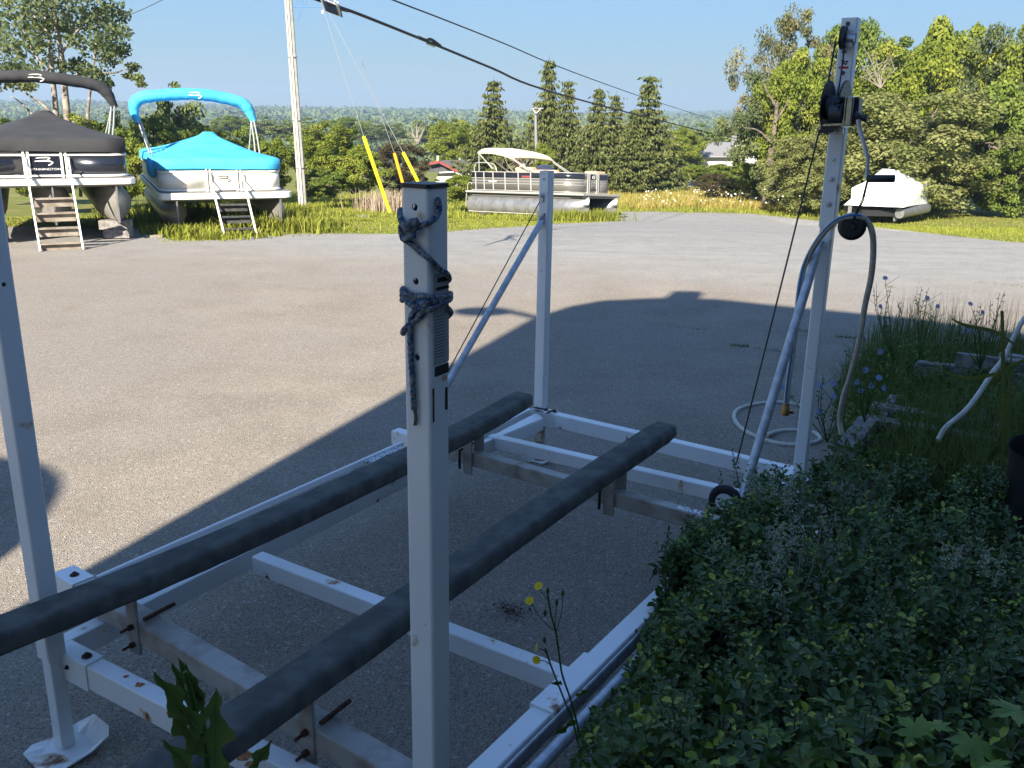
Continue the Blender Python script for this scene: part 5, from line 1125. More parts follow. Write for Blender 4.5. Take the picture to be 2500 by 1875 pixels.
o = mesh_np('crown', v, q_, 'leaf_ash', tint=np.repeat(tt, 4), parent=ash)
# spruces
def spruce_mesh(seed):
    rng = np.random.default_rng(seed); C_ = []; S = []; T = []; mb = MB(); mb.tube([(0, 0, 0), (0, 0, .5), (0, 0, 1.0)], [.016, .010, .002], 7)
    z = .05
    while z < .97:
        Lb = .5*(1-z)**1.0*(.55+.45*min(1, z*5)); nb = 9 if z < .7 else 6
        a0 = rng.random()*6.28
        for b in range(nb):
            a = a0+6.28*b/nb+rng.normal()*.15; Lr = Lb*(.72+.4*rng.random()); d = np.array([math.cos(a), math.sin(a)]); nseg = max(3, int(Lr*34))
            if b % 3 == 0: mb.tube([(0, 0, z), (d[0]*Lr*.9, d[1]*Lr*.9, z-Lr*.10)], [.003, .001], 3, caps=False)
            for i in range(nseg):
                f = (i+.6)/nseg; r_ = Lr*f; zz = z-.22*Lr*math.sin(f*2.4)+.09*Lr*f*f
                for s_ in range(7):
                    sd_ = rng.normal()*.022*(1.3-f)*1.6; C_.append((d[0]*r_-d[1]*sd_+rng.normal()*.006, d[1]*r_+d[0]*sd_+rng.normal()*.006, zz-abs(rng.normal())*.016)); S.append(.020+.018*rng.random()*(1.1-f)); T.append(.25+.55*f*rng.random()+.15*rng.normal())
        z += .040+.020*rng.random()
    C_ = np.array(C_); n = len(C_); S = np.array(S)
    out_ = unit(C_*np.array([1, 1, 0])+1e-6); t = unit(out_*.6+np.array([0, 0, -.75])+.35*rng.normal(size=(n, 3))); b = unit(np.cross(t, rng.normal(size=(n, 3))))
    v = np.stack([C_-t*S[:, None]*.9, C_+b*S[:, None]*.36, C_+t*S[:, None]*.9, C_-b*S[:, None]*.36], 1).reshape(-1, 3)
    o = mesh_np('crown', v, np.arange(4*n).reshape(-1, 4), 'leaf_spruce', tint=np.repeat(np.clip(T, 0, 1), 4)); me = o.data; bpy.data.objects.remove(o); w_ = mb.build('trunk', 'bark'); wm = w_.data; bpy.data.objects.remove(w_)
    return me, wm
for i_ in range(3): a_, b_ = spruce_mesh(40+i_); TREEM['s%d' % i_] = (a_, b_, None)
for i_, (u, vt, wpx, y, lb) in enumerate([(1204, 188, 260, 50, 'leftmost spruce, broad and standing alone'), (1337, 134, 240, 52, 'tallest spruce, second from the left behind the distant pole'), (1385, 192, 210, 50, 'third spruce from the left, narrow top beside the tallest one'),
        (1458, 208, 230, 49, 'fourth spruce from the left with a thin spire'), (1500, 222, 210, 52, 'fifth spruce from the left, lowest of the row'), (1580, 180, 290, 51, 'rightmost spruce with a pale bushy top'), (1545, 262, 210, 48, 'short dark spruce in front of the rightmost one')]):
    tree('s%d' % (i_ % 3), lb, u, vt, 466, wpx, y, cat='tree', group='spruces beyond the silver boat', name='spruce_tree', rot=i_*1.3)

# ================================================================== GRASS
def blades(P, h, w_, lean, tint, m, name, label, cat, rng, segs=2, stuff=True):
    n = len(P); a = rng.random(n)*6.283; d = np.stack([np.cos(a), np.sin(a), np.zeros(n)], 1); side = np.stack([-np.sin(a), np.cos(a), np.zeros(n)], 1)
    h = np.asarray(h)[:, None]; l_ = (lean*rng.random(n))[:, None]*h; w_ = np.broadcast_to(w_, (n,))[:, None]
    b0 = P-side*w_/2; b1 = P+side*w_/2; m0 = P+d*l_*.35+np.array([0, 0, 1])*h*.6; tp = P+d*l_+np.array([0, 0, 1])*h*(1-.2*l_/h)
    v = np.stack([b0, b1, m0+side*w_*.4, m0-side*w_*.4, tp+side*w_*.08, tp-side*w_*.08], 1).reshape(-1, 3); i = np.arange(n)[:, None]*6
    q_ = np.concatenate([i+np.array([0, 1, 2, 3]), i+np.array([3, 2, 4, 5])]); o = mesh_np(name, v, q_, m, tint=np.repeat(np.clip(tint, 0, 1), 6)); tag(o, label, cat, kind='stuff'); return o
GZ_ = np.vectorize(gz)
def scatter_px(n, poly, rng):
    """random ground points inside a photo-plane polygon, evenly by ground position rows"""
    poly = np.array(poly, float); out_ = []
    x0_, y0_ = poly.min(0); x1_, y1_ = poly.max(0)
    while len(out_) < n:
        u = rng.uniform(x0_, x1_); v = rng.uniform(y0_, y1_); c = False; j = len(poly)-1
        for i in range(len(poly)):
            if (poly[i, 1] > v) != (poly[j, 1] > v) and u < (poly[j, 0]-poly[i, 0])*(v-poly[i, 1])/(poly[j, 1]-poly[i, 1])+poly[i, 0]: c = not c
            j = i
        if c: out_.append((u, v))
    return out_
rg = np.random.default_rng(12)
def lawn(n, xr, yr, hgt, m, name, label, tintc, wd=.012, cond=None, clump=.5):
    x = rg.uniform(*xr, n); y = yr[0]+(yr[1]-yr[0])*rg.random(n)**1.3; ok = ~onlot(x, y, .15+.25*np.sin(x*3.1)+.2*rg.random(n))
    if cond is not None: ok &= cond(x, y)
    x, y = x[ok], y[ok]; n = len(x); z = np.interp(y, YN, ZN); cl = .5+.5*np.sin(x*1.7+2*np.sin(y*1.3))*np.sin(y*1.9+x*.6)
    h = hgt*(.4+.5*rg.random(n)+clump*cl); t = tintc+.25*(1-cl)*rg.random(n)+.18*rg.normal(size=n)
    return blades(np.stack([x, y, z], 1), h, wd*(.7+.6*rg.random(n)), .9, t, m, name, label, name.replace('_', ' '), rg)
lawn(90000, (-12, 14), (15, 32), .032, 'grass', 'short_grass', 'short sunlit grass between the lot and the boats', .25, .016)
lawn(34000, (-14, 16), (30, 46), .15, 'grass', 'rough_grass', 'rough taller grass beyond the boats', .28, .03, cond=lambda x, y: (x < 3) | (y > 34))
lawn(42000, (2.5, 16), (31, 55), .38, 'meadow', 'meadow_grass', 'unmown meadow grass with orange seed heads before the road', .30, .028, cond=lambda x, y: (y > 38+1.2*np.sin(x)) & (x < 5+.26*y), clump=.4)
lawn(14000, (9, 24), (22, 40), .06, 'grass', 'side_grass', 'sunlit grass round the white wrapped boat', .3, .018)
# weedy tufts at boats and verge: single plants in heaps
def weedheap(u, v, r_, hgt, n, m='grass', y=None):
    c = atg(u, v) if y is None else aty(u, v, y); x = c[0]+rg.normal(size=n)*r_; yy = c[1]+rg.normal(size=n)*r_*.6; return np.stack([x, yy, np.interp(yy, YN, ZN)], 1), hgt*(.4+.8*rg.random(n))
PP = []; HH = []
for (u, v, r_, h, n) in ((450, 575, .35, .22, 700), (520, 582, .35, .16, 600), (650, 560, .5, .42, 1400), (690, 565, .5, .3, 1200), (600, 578, .3, .15, 500), (1430, 540, .5, .40, 1600), (1390, 540, .5, .35, 1200), (1350, 540, .4, .2, 700), (735, 520, .4, .35, 600), (1290, 540, .3, .15, 300), (2110, 535, .6, .25, 900), (2060, 530, .5, .3, 700), (1960, 520, .6, .3, 700), (470, 540, .8, .5, 900), (360, 555, .5, .3, 700)):
    p, h_ = weedheap(u, v, r_, h, n); PP.append(p); HH.append(h_)
PP = np.concatenate(PP); HH = np.concatenate(HH); blades(PP, HH, .022, 1.1, .3+.2*rg.normal(size=len(PP)), 'grass', 'verge_weeds', 'leafy weeds growing up round the parked boats', 'weeds', rg)
# pale tan reeds behind the guards
c = aty(950, 470, 33); n = 700; P_ = np.stack([c[0]+rg.normal(size=n)*.5, 33+rg.normal(size=n)*.5, np.zeros(n)], 1); P_[:, 2] = np.interp(P_[:, 1], YN, ZN)
blades(P_, .45+.45*rg.random(n), .022, .5, rg.random(n), 'reed', 'dry_reeds', 'pale dry reeds behind the orange guard', 'reeds', rg)
# white and small wild flowers in the meadow
fl = []
for k in range(260):
    u = rg.uniform(1560, 1960); v = rg.uniform(462, 500); p = aty(u, v, rg.uniform(33, 44)); fl.append(p)
fl = np.array(fl); v, q_ = cards(fl, np.full(len(fl), .07), nup=2., aspect=1., rng=rg); tag(mesh_np('meadow_flowers', v, q_, 'whiteflower'), 'scattered white wild flowers in the meadow', 'flowers', kind='stuff')
# hazy trees of the valley, picked out one by one behind the guards
for i_, (u, vt, vb, wp2, y, k_) in enumerate([(700, 292, 345, 90, 120, 'f1'), (760, 285, 345, 100, 150, 'f1'), (850, 283, 350, 90, 130, 't2'), (905, 290, 352, 80, 160, 'f1'), (955, 296, 355, 90, 140, 't3'), (1050, 285, 360, 100, 150, 'f1'), (1120, 292, 360, 80, 190, 'f1'), (640, 282, 340, 90, 170, 'f1'), (560, 280, 340, 90, 150, 't2'), (1700, 300, 372, 110, 120, 'f1'), (1790, 306, 372, 90, 130, 't2')]):
    tree(k_, ['hazy tree in the valley', 'hazy rounded tree in the valley', 'darker hazy tree in the valley'][i_ % 3]+[' behind the near pole', ' above the broad bright tree', ' behind the long yellow guard', ' just right of the long yellow guard', ' above the red-brown shrub', ' above the low dark-roofed house', ' left of the first spruce', ' at the left of the near pole', ' beyond the blue canopy leg', ' left of the farmhouse', ' above the farmhouse roof'][i_], u, vt, vb, wp2, y, group='hazy trees in the valley')

# ================================================================== FOREGROUND PLANTS
def leafset(base, direc, nrmal, length, width, fold=.25):
    """six-vertex folded leaves: returns verts (n,6,3) and quads"""
    n = len(base); d = unit(direc); nm = unit(nrmal-d*np.sum(nrmal*d, 1, keepdims=True)); sd_ = np.cross(d, nm); L = length[:, None]; w_ = width[:, None]
    tip = base+d*L; m1 = base+d*L*.34; m2 = base+d*L*.74
    v = np.stack([base, m1+sd_*w_*.48+nm*w_*fold, m2+sd_*w_*.40+nm*w_*fold, tip-nm*L*.08, m2-sd_*w_*.40+nm*w_*fold, m1-sd_*w_*.48+nm*w_*fold], 1)
    i = np.arange(n)[:, None]*6; return v.reshape(-1, 3), np.concatenate([i+np.array([0, 1, 2, 3]), i+np.array([0, 3, 4, 5])]), v
def sprigs(roots, dirs, L, npair, ll, rng):
    """returns leaf arrays and stem polylines for sprigs with opposite leaves"""
    B = []; D = []; N = []; LL = []; TT = []; stems_ = []
    for P, d, ln, k, lf in zip(roots, dirs, L, npair, ll):
        d = nrm(d); x = nrm(np.cross(d, rng.normal(size=3))); y = np.cross(d, x); tone = rng.random(); bend = rng.normal(size=3)*.15
        stems_.append([P, P+d*ln*.5+bend*ln*.2, P+d*ln+bend*ln*.3])
        for i in range(int(k)):
            f = (i+.7)/k; c = P+d*ln*f+bend*ln*.3*f; a, b = (x, y) if i % 2 else (y, x)
            sz = lf*(1-.45*max(0, f-.6)/.4)*rng.uniform(.8, 1.15)
            for s_ in (-1, 1):
                B.append(c); D.append(a*s_+d*rng.uniform(.2, .8)+rng.normal(size=3)*.25); N.append(d*.9+a*s_*-.3+rng.normal(size=3)*.3+np.array([0, 0, .4])); LL.append(sz); TT.append(np.clip(.28*tone+.22*rng.random()+(.55 if f > .8 and tone > .72 else 0), 0, 1))
    return np.array(B), np.array(D), np.array(N), np.array(LL), np.array(TT), stems_
bush = thing('evergreen_shrub', 'dense dark evergreen shrub with small rounded leaves filling the lower right corner', 'shrub', (1.9, 2.3, .06))
rb = np.random.default_rng(31)
sil = [(1880, 1125), (1840, 1150), (1812, 1185), (1800, 1235), (1778, 1295), (1680, 1310), (1615, 1345), (1632, 1430), (1610, 1500), (1590, 1580), (1530, 1650), (1478, 1710), (1430, 1790), (1400, 1960), (2620, 1960), (2620, 1150), (2480, 1140), (2350, 1128), (2150, 1125), (2000, 1120), (1930, 1150)]
sx_ = np.array([p[0] for p in sil]); sy_ = np.array([p[1] for p in sil])
def edged(u, v):
    """distance in photo pixels from the left outline"""
    best = 1e9
    for i in range(13):
        a_ = np.array(sil[i], float); b_ = np.array(sil[i+1], float); t = np.clip(((u-a_[0])*(b_[0]-a_[0])+(v-a_[1])*(b_[1]-a_[1]))/((b_-a_)@(b_-a_)), 0, 1); q2 = a_+(b_-a_)*t; best = min(best, math.hypot(u-q2[0], v-q2[1]))
    return best
pts = scatter_px(2500, sil, rb)+scatter_px(500, [(1640, 1320), (1890, 1130), (1900, 1300), (1700, 1600), (1560, 1650)], rb); roots = []; dirs = []; Ls = []; NP_ = []; LF = []
for (u, v) in pts:
    e = edged(u, v); hs_ = np.interp(v, [1110, 1300, 1600, 1900], [.52, .66, .84, .98]); hs_ = np.maximum(hs_*np.interp(e, [0, 60, 220], [.55, .8, 1.]), .50 if v < 1520 else .25); z = hs_*(1-(.55 if e > 110 else .12)*rb.random()**2.2)+.05*math.sin(u/38+v/60)+.06*math.sin(v/33+u/70)+.05*math.sin(u/17-v/21)
    P = atz(u, v, z); ln = rb.uniform(.09, .19); d = np.array([rb.normal()*.35-.15, rb.normal()*.35-.15, 1.0]); roots.append(P-nrm(d)*ln*.7); dirs.append(d); Ls.append(ln); NP_.append(rb.integers(4, 7)); LF.append(rb.choice([.026, .032, .038, .044]))
# long shoots that stand clear of the outline
for (u, v, z, ln) in ((1790, 1105, .52, .20), (1835, 1118, .55, .2), (1855, 1100, .56, .22), (1848, 1120, .55, .2), (1760, 1165, .5, .16), (1668, 1238, .42, .16), (1632, 1285, .36, .14), (1720, 1270, .45, .15), (1950, 1010, .62, .30), (1954, 1055, .55, .26), (1895, 1125, .55, .2), (1925, 1130, .55, .2), (2055, 1290, .8, .22), (2150, 1360, .9, .22), (2020, 1480, .9, .22), (2190, 1430, .95, .24), (2300, 1330, .85, .22), (2420, 1440, .95, .25), (1860, 1540, .75, .2), (1810, 1680, .62, .2), (1930, 1720, .85, .22), (2330, 1560, 1.0, .22), (2240, 1400, .9, .22), (2130, 1510, .95, .2)):
    d = np.array([rb.normal()*.12, rb.normal()*.12, 1.]); P = atz(u, v, z)-d*ln; roots.append(P); dirs.append(d); Ls.append(ln*1.1); NP_.append(9); LF.append(.021)
for (u, v) in scatter_px(150, [(1860, 1180), (1700, 1420), (1640, 1640), (1540, 1800), (2500, 1800), (2500, 1200)], rb):
    z = float(np.interp(v, [1110, 1300, 1600, 1900], [.60, .76, .94, 1.06]))+rb.uniform(-.04, .05); z = min(z, .5+.004*edged(u, v)); ln = rb.uniform(.16, .26); d = np.array([rb.normal()*.12, rb.normal()*.12, 1.]); roots.append(atz(u, v, z)-d*ln); dirs.append(d); Ls.append(ln*1.05); NP_.append(10); LF.append(rb.uniform(.022, .030))
roots = np.array(roots)
Bs, Ds, Ns, Lf, Tt, ST = sprigs(roots, dirs, Ls, NP_, LF, rb)
dist = np.linalg.norm(Bs-EYE, axis=1); key_ = dist-1.2*Bs[:, 2]; uvis = np.argsort(key_+rb.random(len(Bs))*.5)
inview = np.array([abs((b-EYE) @ CX/((b-EYE) @ FW)) < .56 and abs((b-EYE) @ CY/((b-EYE) @ FW)) < .42 for b in Bs]); pick = [i for i in uvis if inview[i]][:298]
mask = np.ones(len(Bs), bool); mask[pick] = False
v, q_, _ = leafset(Bs[mask], Ds[mask], Ns[mask], Lf[mask], Lf[mask]*.62); o = mesh_np('foliage', v, q_, 'leaf_bush', tint=np.repeat(Tt[mask], 6), parent=bush); o['kind'] = 'stuff'
LM = []
for k in range(6):
    v, q_, _ = leafset(np.zeros((1, 3)), np.array([[1., 0, 0]]), np.array([[0, 0, 1.]]), np.array([1.]), np.array([.62])); o = mesh_np('leaf', v, q_, 'leaf_bush', tint=np.full(6, .08+.12*k+(.3 if k == 5 else 0))); LM.append(o.data); bpy.data.objects.remove(o)
binv = root_inv(bush)
for i in pick:
    d = nrm(Ds[i]); n_ = nrm(Ns[i]-d*(Ns[i]@d)); s_ = np.cross(n_, d); o = bpy.data.objects.new('leaf', LM[min(5, int(Tt[i]*7))]); COL.objects.link(o); o.parent = bush; o.matrix_parent_inverse = binv
    L_ = Lf[i]; mm = Matrix([[d[j]*L_, s_[j]*L_, n_[j]*L_, Bs[i][j]] for j in range(3)]+[[0, 0, 0, 1]]); o.matrix_basis = mm
mb = MB()
for st_ in ST[::3]: mb.tube(st_, [.0022, .0018, .001], 4, caps=False)
for (u, v, z) in ((1900, 1500, .1), (2100, 1500, .1), (2300, 1500, .1), (1850, 1700, .1), (2000, 1700, .1), (2050, 1350, .1)):
    for k in range(4): P = atz(u, v, z); mb.tube([P, P+np.array([rb.normal()*.1, rb.normal()*.1, .42])], [.006, .003], 5, caps=False)
o = keep(mb.build('twigs', 'bark'), bush); o['kind'] = 'stuff'
# variegated shoots
var = thing('variegated_shoots', 'cream-edged variegated shoots rising out of the dark evergreen shrub', 'shrub', atz(1910, 1300, .3))
ro = []; di = []; 
for (u0, v0, du, dv, n, z) in ((1905, 1330, 22, 55, 22, .80), (1925, 1215, 20, 30, 9, .70), (1842, 1185, 30, 30, 9, .62), (1870, 1390, 15, 25, 5, .78), (1770, 1340, 20, 15, 4, .58), (1655, 1600, 12, 12, 2, .4), (2330, 1340, 25, 20, 4, .85), (1600, 1585, 20, 12, 3, .35), (2430, 1360, 20, 10, 3, .9)):
    for k in range(n): ro.append(atz(u0+rb.normal()*du*.7, v0+rb.normal()*dv*.8, z+.02)-np.array([0, 0, .08])); di.append(np.array([rb.normal()*.3, rb.normal()*.3, 1.]))
B2, D2, N2, L2, T2, _ = sprigs(np.array(ro), di, [.12]*len(ro), [5]*len(ro), [.025]*len(ro), rb)
v, q_, vv = leafset(B2, D2, N2, L2, L2*.62); n = len(B2)
inner = vv.copy(); c_ = vv.mean(1, keepdims=True); inn = c_+(vv-c_)*.62+unit(N2)[:, None]*.0012
mesh_np('leaf_margins', v, q_, 'leaf_varieg', tint=np.ones(n*6)*.95, parent=var)['kind'] = 'stuff'
mesh_np('leaf_centres', inn.reshape(-1, 3), q_, 'leaf_bush', tint=np.ones(n*6)*.35, parent=var)['kind'] = 'stuff'
# dry bare twigs in the shrub
tw = thing('dry_twigs', 'two bare pale twigs standing in the dark shrub', 'twigs', atz(1950, 1480, .6)); mb = MB()
for px, z in (([(1943, 1440), (1955, 1370), (1963, 1310), (1950, 1278)], .78), ([(1960, 1450), (1985, 1380), (2003, 1300), (2005, 1285)], .8)):
    b_ = aty(*px[0], atz(*px[0], z)[1])[1]; mb.tube(curve([aty(u, v, b_) for u, v in px], 4), .0022, 5)
keep(mb.build('twig', 'twig'), tw)
# dark plank beside the lift and grey board
mb = MB(); mb.rbeam(F(-.4, 1.80, .075), F(1.7, 1.86, .075), .17, .15, .01); tag(mb.build('garden_timber', 'darkwood', bevel=.004), 'dark stained landscape timber lying along the right rail of the boat lift', 'timber')
mb = MB(); mb.rbeam(atz(1530, 1885, .2), atz(1640, 1790, .2), .09, .03, .004); tag(mb.build('garden_board', 'greywood'), 'grey board end under the shrub at the bottom edge', 'board')
# maple seedlings
def maple_mesh(seed):
    rng = random.Random(seed); o_ = []; lobes = [(-150, .55), (-95, .82), (-48, .9), (0, 1.12), (48, .92), (95, .8), (150, .5)]
    for i, (a, r_) in enumerate(lobes):
        r_ *= rng.uniform(.9, 1.08)
        for da, rr in ((-17, .66), (-11, .74), (-8, .70), (0, 1.), (8, .72), (11, .76), (17, .64)):
            o_.append((a+da, r_*rr))
        if i < 6: o_.append(((a+lobes[i+1][0])/2, .42*rng.uniform(.9, 1.1)))
    o_.append((180, .12)); v = [(0, 0, .03)]; 
    for a, r_ in o_:
        x, y = r_*math.cos(R(a)), r_*math.sin(R(a)); v.append((x, y, .12*abs(math.sin(R(a)*1.6))*r_-.22*r_*r_))
    n = len(o_); f = [(0, i+1, (i+1) % n+1) for i in range(n)]; ob = mesh_np('leaf', v, f, 'leaf_maple', tint=np.clip(np.array([.05 if i == 0 else .25+.3*rng.random() for i in range(n+1)]), 0, 1), smooth=True); me = ob.data; bpy.data.objects.remove(ob); return me
MM = [maple_mesh(i) for i in range(4)]
rm = np.random.default_rng(9)
for g_, (lb, lv) in enumerate((('maple seedling with broad lobed leaves at the bottom edge below the shrub', [(1872, 1788, 78, .98, 200), (1862, 1850, 60, .95, 250), (1965, 1850, 70, 1.0, 210), (1935, 1800, 55, .97, 190), (2005, 1835, 92, 1.02, 240), (2030, 1722, 62, .95, 170)]),
        ('maple seedling with lobed leaves at the bottom right of the shrub', [(2085, 1775, 72, .98, 150), (2150, 1760, 78, 1.0, 100), (2120, 1845, 86, 1.04, 200), (2245, 1790, 84, 1.02, 110), (2285, 1775, 60, 1.03, 60), (2250, 1850, 66, 1.03, 270)]),
        ('maple seedling with large dull leaves in the bottom right corner', [(2375, 1815, 105, 1.05, 260), (2480, 1735, 95, 1.1, 200), (2420, 1870, 70, 1.05, 300), (2380, 1770, 40, 1.0, 120)]))):
    c0 = atz(lv[0][0], lv[0][1]+200, .3); rt = thing('maple_seedling', lb, 'seedling', (c0[0], c0[1], .07), group='maple seedlings under the shrub'); iv = root_inv(rt)
    mb = MB()
    for j, (u, v, rpx, z, ang) in enumerate(lv):
        P = atz(u, v, z); r_ = rpx/FPX*((P-EYE)@FW)*.86; o = bpy.data.objects.new('leaf', MM[(j+g_) % 4]); COL.objects.link(o); o.parent = rt; o.matrix_parent_inverse = iv
        o.matrix_basis = Matrix.Translation(Vector(P)) @ Matrix.Rotation(R(rm.uniform(5, 38)), 4, Vector((rm.normal(), rm.normal(), 0)).normalized()) @ Matrix.Rotation(R(ang), 4, 'Z') @ Matrix.Scale(r_, 4)
        mb.tube(curve([P, P*.6+c0*.4-np.array([0, 0, .05]), np.array([c0[0], c0[1], .08])], 4), .0018, 5, caps=False)
    keep(mb.build('stem', 'leaf_weed'), rt)
# prickly lettuce, bottom left
def lobed(base, tip, wd, seed, y, lobes=3, droop=.02):
    rng = random.Random(seed); b = aty(*base, y); t = aty(*tip, y-.03); ax_ = t-b; L = np.linalg.norm(ax_); d = ax_/L; view = nrm(EYE-b); s_ = nrm(np.cross(d, view)); n_ = nrm(np.cross(s_, d))
    up_ = []; dn = []; N = 34; wv = wd*y*1.1/FPX
    for side, arr in ((1, up_), (-1, dn)):
        ph = rng.uniform(0, .3)
        for i in range(N+1):
            f = i/N; env = (math.sin(math.pi*min(1, f*.98+.04))**.6)*(1-.35*f); x_ = (f*lobes+ph+(.25 if side < 0 else 0)) % 1
            lob = .28+.72*max(0, math.sin(math.pi*x_))**2.2; sw = f-.06*lob  # lobes sweep back toward the base
            arr.append((sw*L, wv*env*lob*(1+.08*((i % 3)-1))))
    v = [b+d*0]; f_ = []; rows = []
    for i in range(N+1):
        f = i/N; c = b+d*L*f-n_*droop*math.sin(math.pi*f); u1 = b+d*up_[i][0]+s_*up_[i][1]+n_*.25*up_[i][1]; d1 = b+d*dn[i][0]-s_*dn[i][1]+n_*.25*dn[i][1]; rows.append((c, u1, d1))
    v = [p for r_ in rows for p in r_]; q_ = []
    for i in range(N): q_ += [(3*i, 3*i+3, 3*i+4, 3*i+1), (3*i, 3*i+2, 3*i+5, 3*i+3)]
    return v, q_, [r_[0]+n_*.0015 for r_ in rows]
def lettuce(name, label, cat, leaves, stems_, y, m='leaf_weed'):
    rt = thing(name, label, cat, (aty(*leaves[0][0], y)[0], y, 0)); mbr = MB()
    for k, (b, t, wd, lo_) in enumerate(leaves):
        v, q_, mid = lobed(b, t, wd, k+3, y+.02*k, lo_); rt_ = mesh_np('leaf', v, q_, m, tint=np.full(len(v), .25+.1*(k % 4)), parent=rt)
        mb = MB(); mb.tube(mid[::3], np.linspace(.0016, .0005, len(mid[::3])), 4, caps=False); o = mb.build('midrib', 'midrib'); o.parent = rt_
    mb = MB()
    for px, r_ in stems_: mb.tube(curve([aty(u, v, y+.03) for u, v in px]+[np.array([aty(*px[-1], y)[0], y+.03, 0.])] if px[-1][1] > 1860 else [aty(u, v, y+.03) for u, v in px], 4), r_, 6)
    keep(mb.build('stem', m), rt); return rt
MT['midrib'] = mat('midrib', (.16, .20, .09), .6)
lettuce('prickly_lettuce', 'prickly lettuce weed with jagged leaves in front of the lift at the lower left', 'weed',
    [((490, 1790), (368, 1632), 42, 2.2), ((480, 1832), (404, 1700), 40, 2.3), ((524, 1900), (528, 1672), 64, 2.4), ((500, 1920), (392, 1800), 44, 2.0), ((600, 1900), (668, 1800), 30, 2.0), ((470, 1740), (416, 1610), 26, 2.0), ((490, 1730), (450, 1612), 22, 2.2), ((500, 1760), (476, 1655), 22, 2.0), ((480, 1700), (432, 1600), 16, 1.6), ((496, 1900), (500, 1740), 26, 2.0)],
    [([(452, 1640), (478, 1740), (500, 1830), (508, 1900)], .006)], 1.62)
# sow thistle with yellow flowers beside the rail
y0 = 1.93; th = thing('sow_thistle', 'spindly weed with yellow dandelion-like flowers growing beside the right rail', 'weed', (aty(1405, 1780, y0)[0], y0, 0)); mb = MB()
for px, r_ in (([(1337, 1452), (1345, 1500), (1357, 1543), (1365, 1600), (1373, 1649), (1392, 1705), (1409, 1767), (1425, 1860)], .0026), ([(1331, 1583), (1345, 1625), (1360, 1664), (1380, 1715), (1400, 1767), (1420, 1860)], .0024), ([(1315, 1436), (1328, 1452), (1340, 1470)], .0012), ([(1296, 1472), (1310, 1495), (1335, 1525), (1356, 1540)], .0012), ([(1374, 1456), (1370, 1500), (1357, 1545)], .0011), ([(1316, 1582), (1328, 1588), (1336, 1600)], .0012), ([(1313, 1612), (1330, 1614), (1342, 1622)], .0012), ([(1359, 1476), (1356, 1510), (1355, 1540)], .0011)):
    mb.tube(curve([aty(u, v, y0) for u, v in px], 4), r_, 5, caps=False)
keep(mb.build('stem', 'leaf_weed'), th)
def daisy(P, nrm_, r_, m, parent, nm='flower', n=14, cr=.22):
    mb = MB(); nn = nrm(nrm_); x = nrm(np.cross(nn, (0.1, 0, 1))); yv = np.cross(nn, x); P = np.asarray(P)
    for i in range(n):
        a = 2*math.pi*i/n; d = x*math.cos(a)+yv*math.sin(a); s_ = np.cross(nn, d); mb.add([P+d*r_*.1, P+d*r_*.6+s_*r_*.2+nn*r_*.12, P+d*r_+nn*r_*.1, P+d*r_*.6-s_*r_*.2+nn*r_*.12], [(0, 1, 2, 3)])
    mb.ball(P+nn*r_*.08, r_*cr, 6); o = keep(mb.build(nm, m), parent); return o
for (u, v, n_) in ((1315, 1431, (-.4, -.5, .8)), (1293, 1467, (-.3, -.6, .8)), (1311, 1580, (-1, -.1, .2)), (1310, 1611, (-.2, -1, .3))): daisy(aty(u, v, y0), n_, .0125, 'dandelion', th)
for (u, v) in ((1374, 1449), (1337, 1443), (1359, 1471), (1331, 1497), (1329, 1563)):
    mb = MB(); P = aty(u, v, y0); mb.tube([P-np.array([0, 0, .008]), P, P+np.array([0, 0, .010])], [.002, .0048, .001], 6); keep(mb.build('bud', 'leaf_weed'), th)
for k, (b, t, wd) in enumerate((((1405, 1760), (1345, 1800), 14), ((1408, 1700), (1440, 1682), 10), ((1372, 1668), (1350, 1668), 8), ((1420, 1790), (1500, 1785), 18), ((1425, 1830), (1470, 1780), 14))):
    v, q_, mid = lobed(b, t, wd, k+30, y0+.01, 2); mesh_np('leaf', v, q_, 'leaf_weed', tint=np.full(len(v), .3), parent=th)
# ------------------------------------------------------------------ weeds, chicory and pallets on the right
def pboard(p, q2, w_, h, name='board', m='greywood', parent=None):
    mb = MB(); mb.rbeam(p, q2, w_, h, .004); o = mb.build(name, m); 
    if parent: keep(o, parent)
    return o
pal = thing('wooden_pallet', 'upper weathered grey pallet with an open slot, rightmost in the weeds', 'pallet', atz(2420, 930, 0))
a_, b_ = atz(2338, 862, .42), atz(2520, 886, .42); dd = nrm(b_-a_); pr = np.array([-dd[1], dd[0], 0])
pboard(a_-pr*.03-np.array([0, 0, .04]), a_*.38+b_*.62-pr*.03-np.array([0, 0, .04]), .05, .105, 'face_board', parent=pal)
for k in range(2): pboard(a_*.45+b_*.55+pr*.14*k, b_+pr*.14*k, .10, .022, 'slat', parent=pal)
pboard(a_-pr*.02-np.array([0, 0, .055]), a_+dd*.34-pr*.02-np.array([0, 0, .055]), .02, .10, 'side_plank', parent=pal)
for k in (.04, .42, .8):
    for j in (0, .36): mb = MB(); mb.box(a_+dd*k+pr*j-np.array([0, 0, .16]), (.10, .09, .13), [dd, pr, np.array([0, 0, 1])]); keep(mb.build('block', 'greywood'), pal)
pboard(a_-np.array([0, 0, .25]), b_-np.array([0, 0, .25]), .10, .022, 'slat', parent=pal)
pal2 = thing('wooden_pallet', 'weathered grey pallet left of the slotted one in the weeds', 'pallet', atz(2290, 930, 0))
a_, b_ = atz(2240, 884, .30), atz(2345, 896, .30)
for k in range(1): pboard(a_+pr*.0, b_+pr*.0, .09, .02, 'slat', parent=pal2)
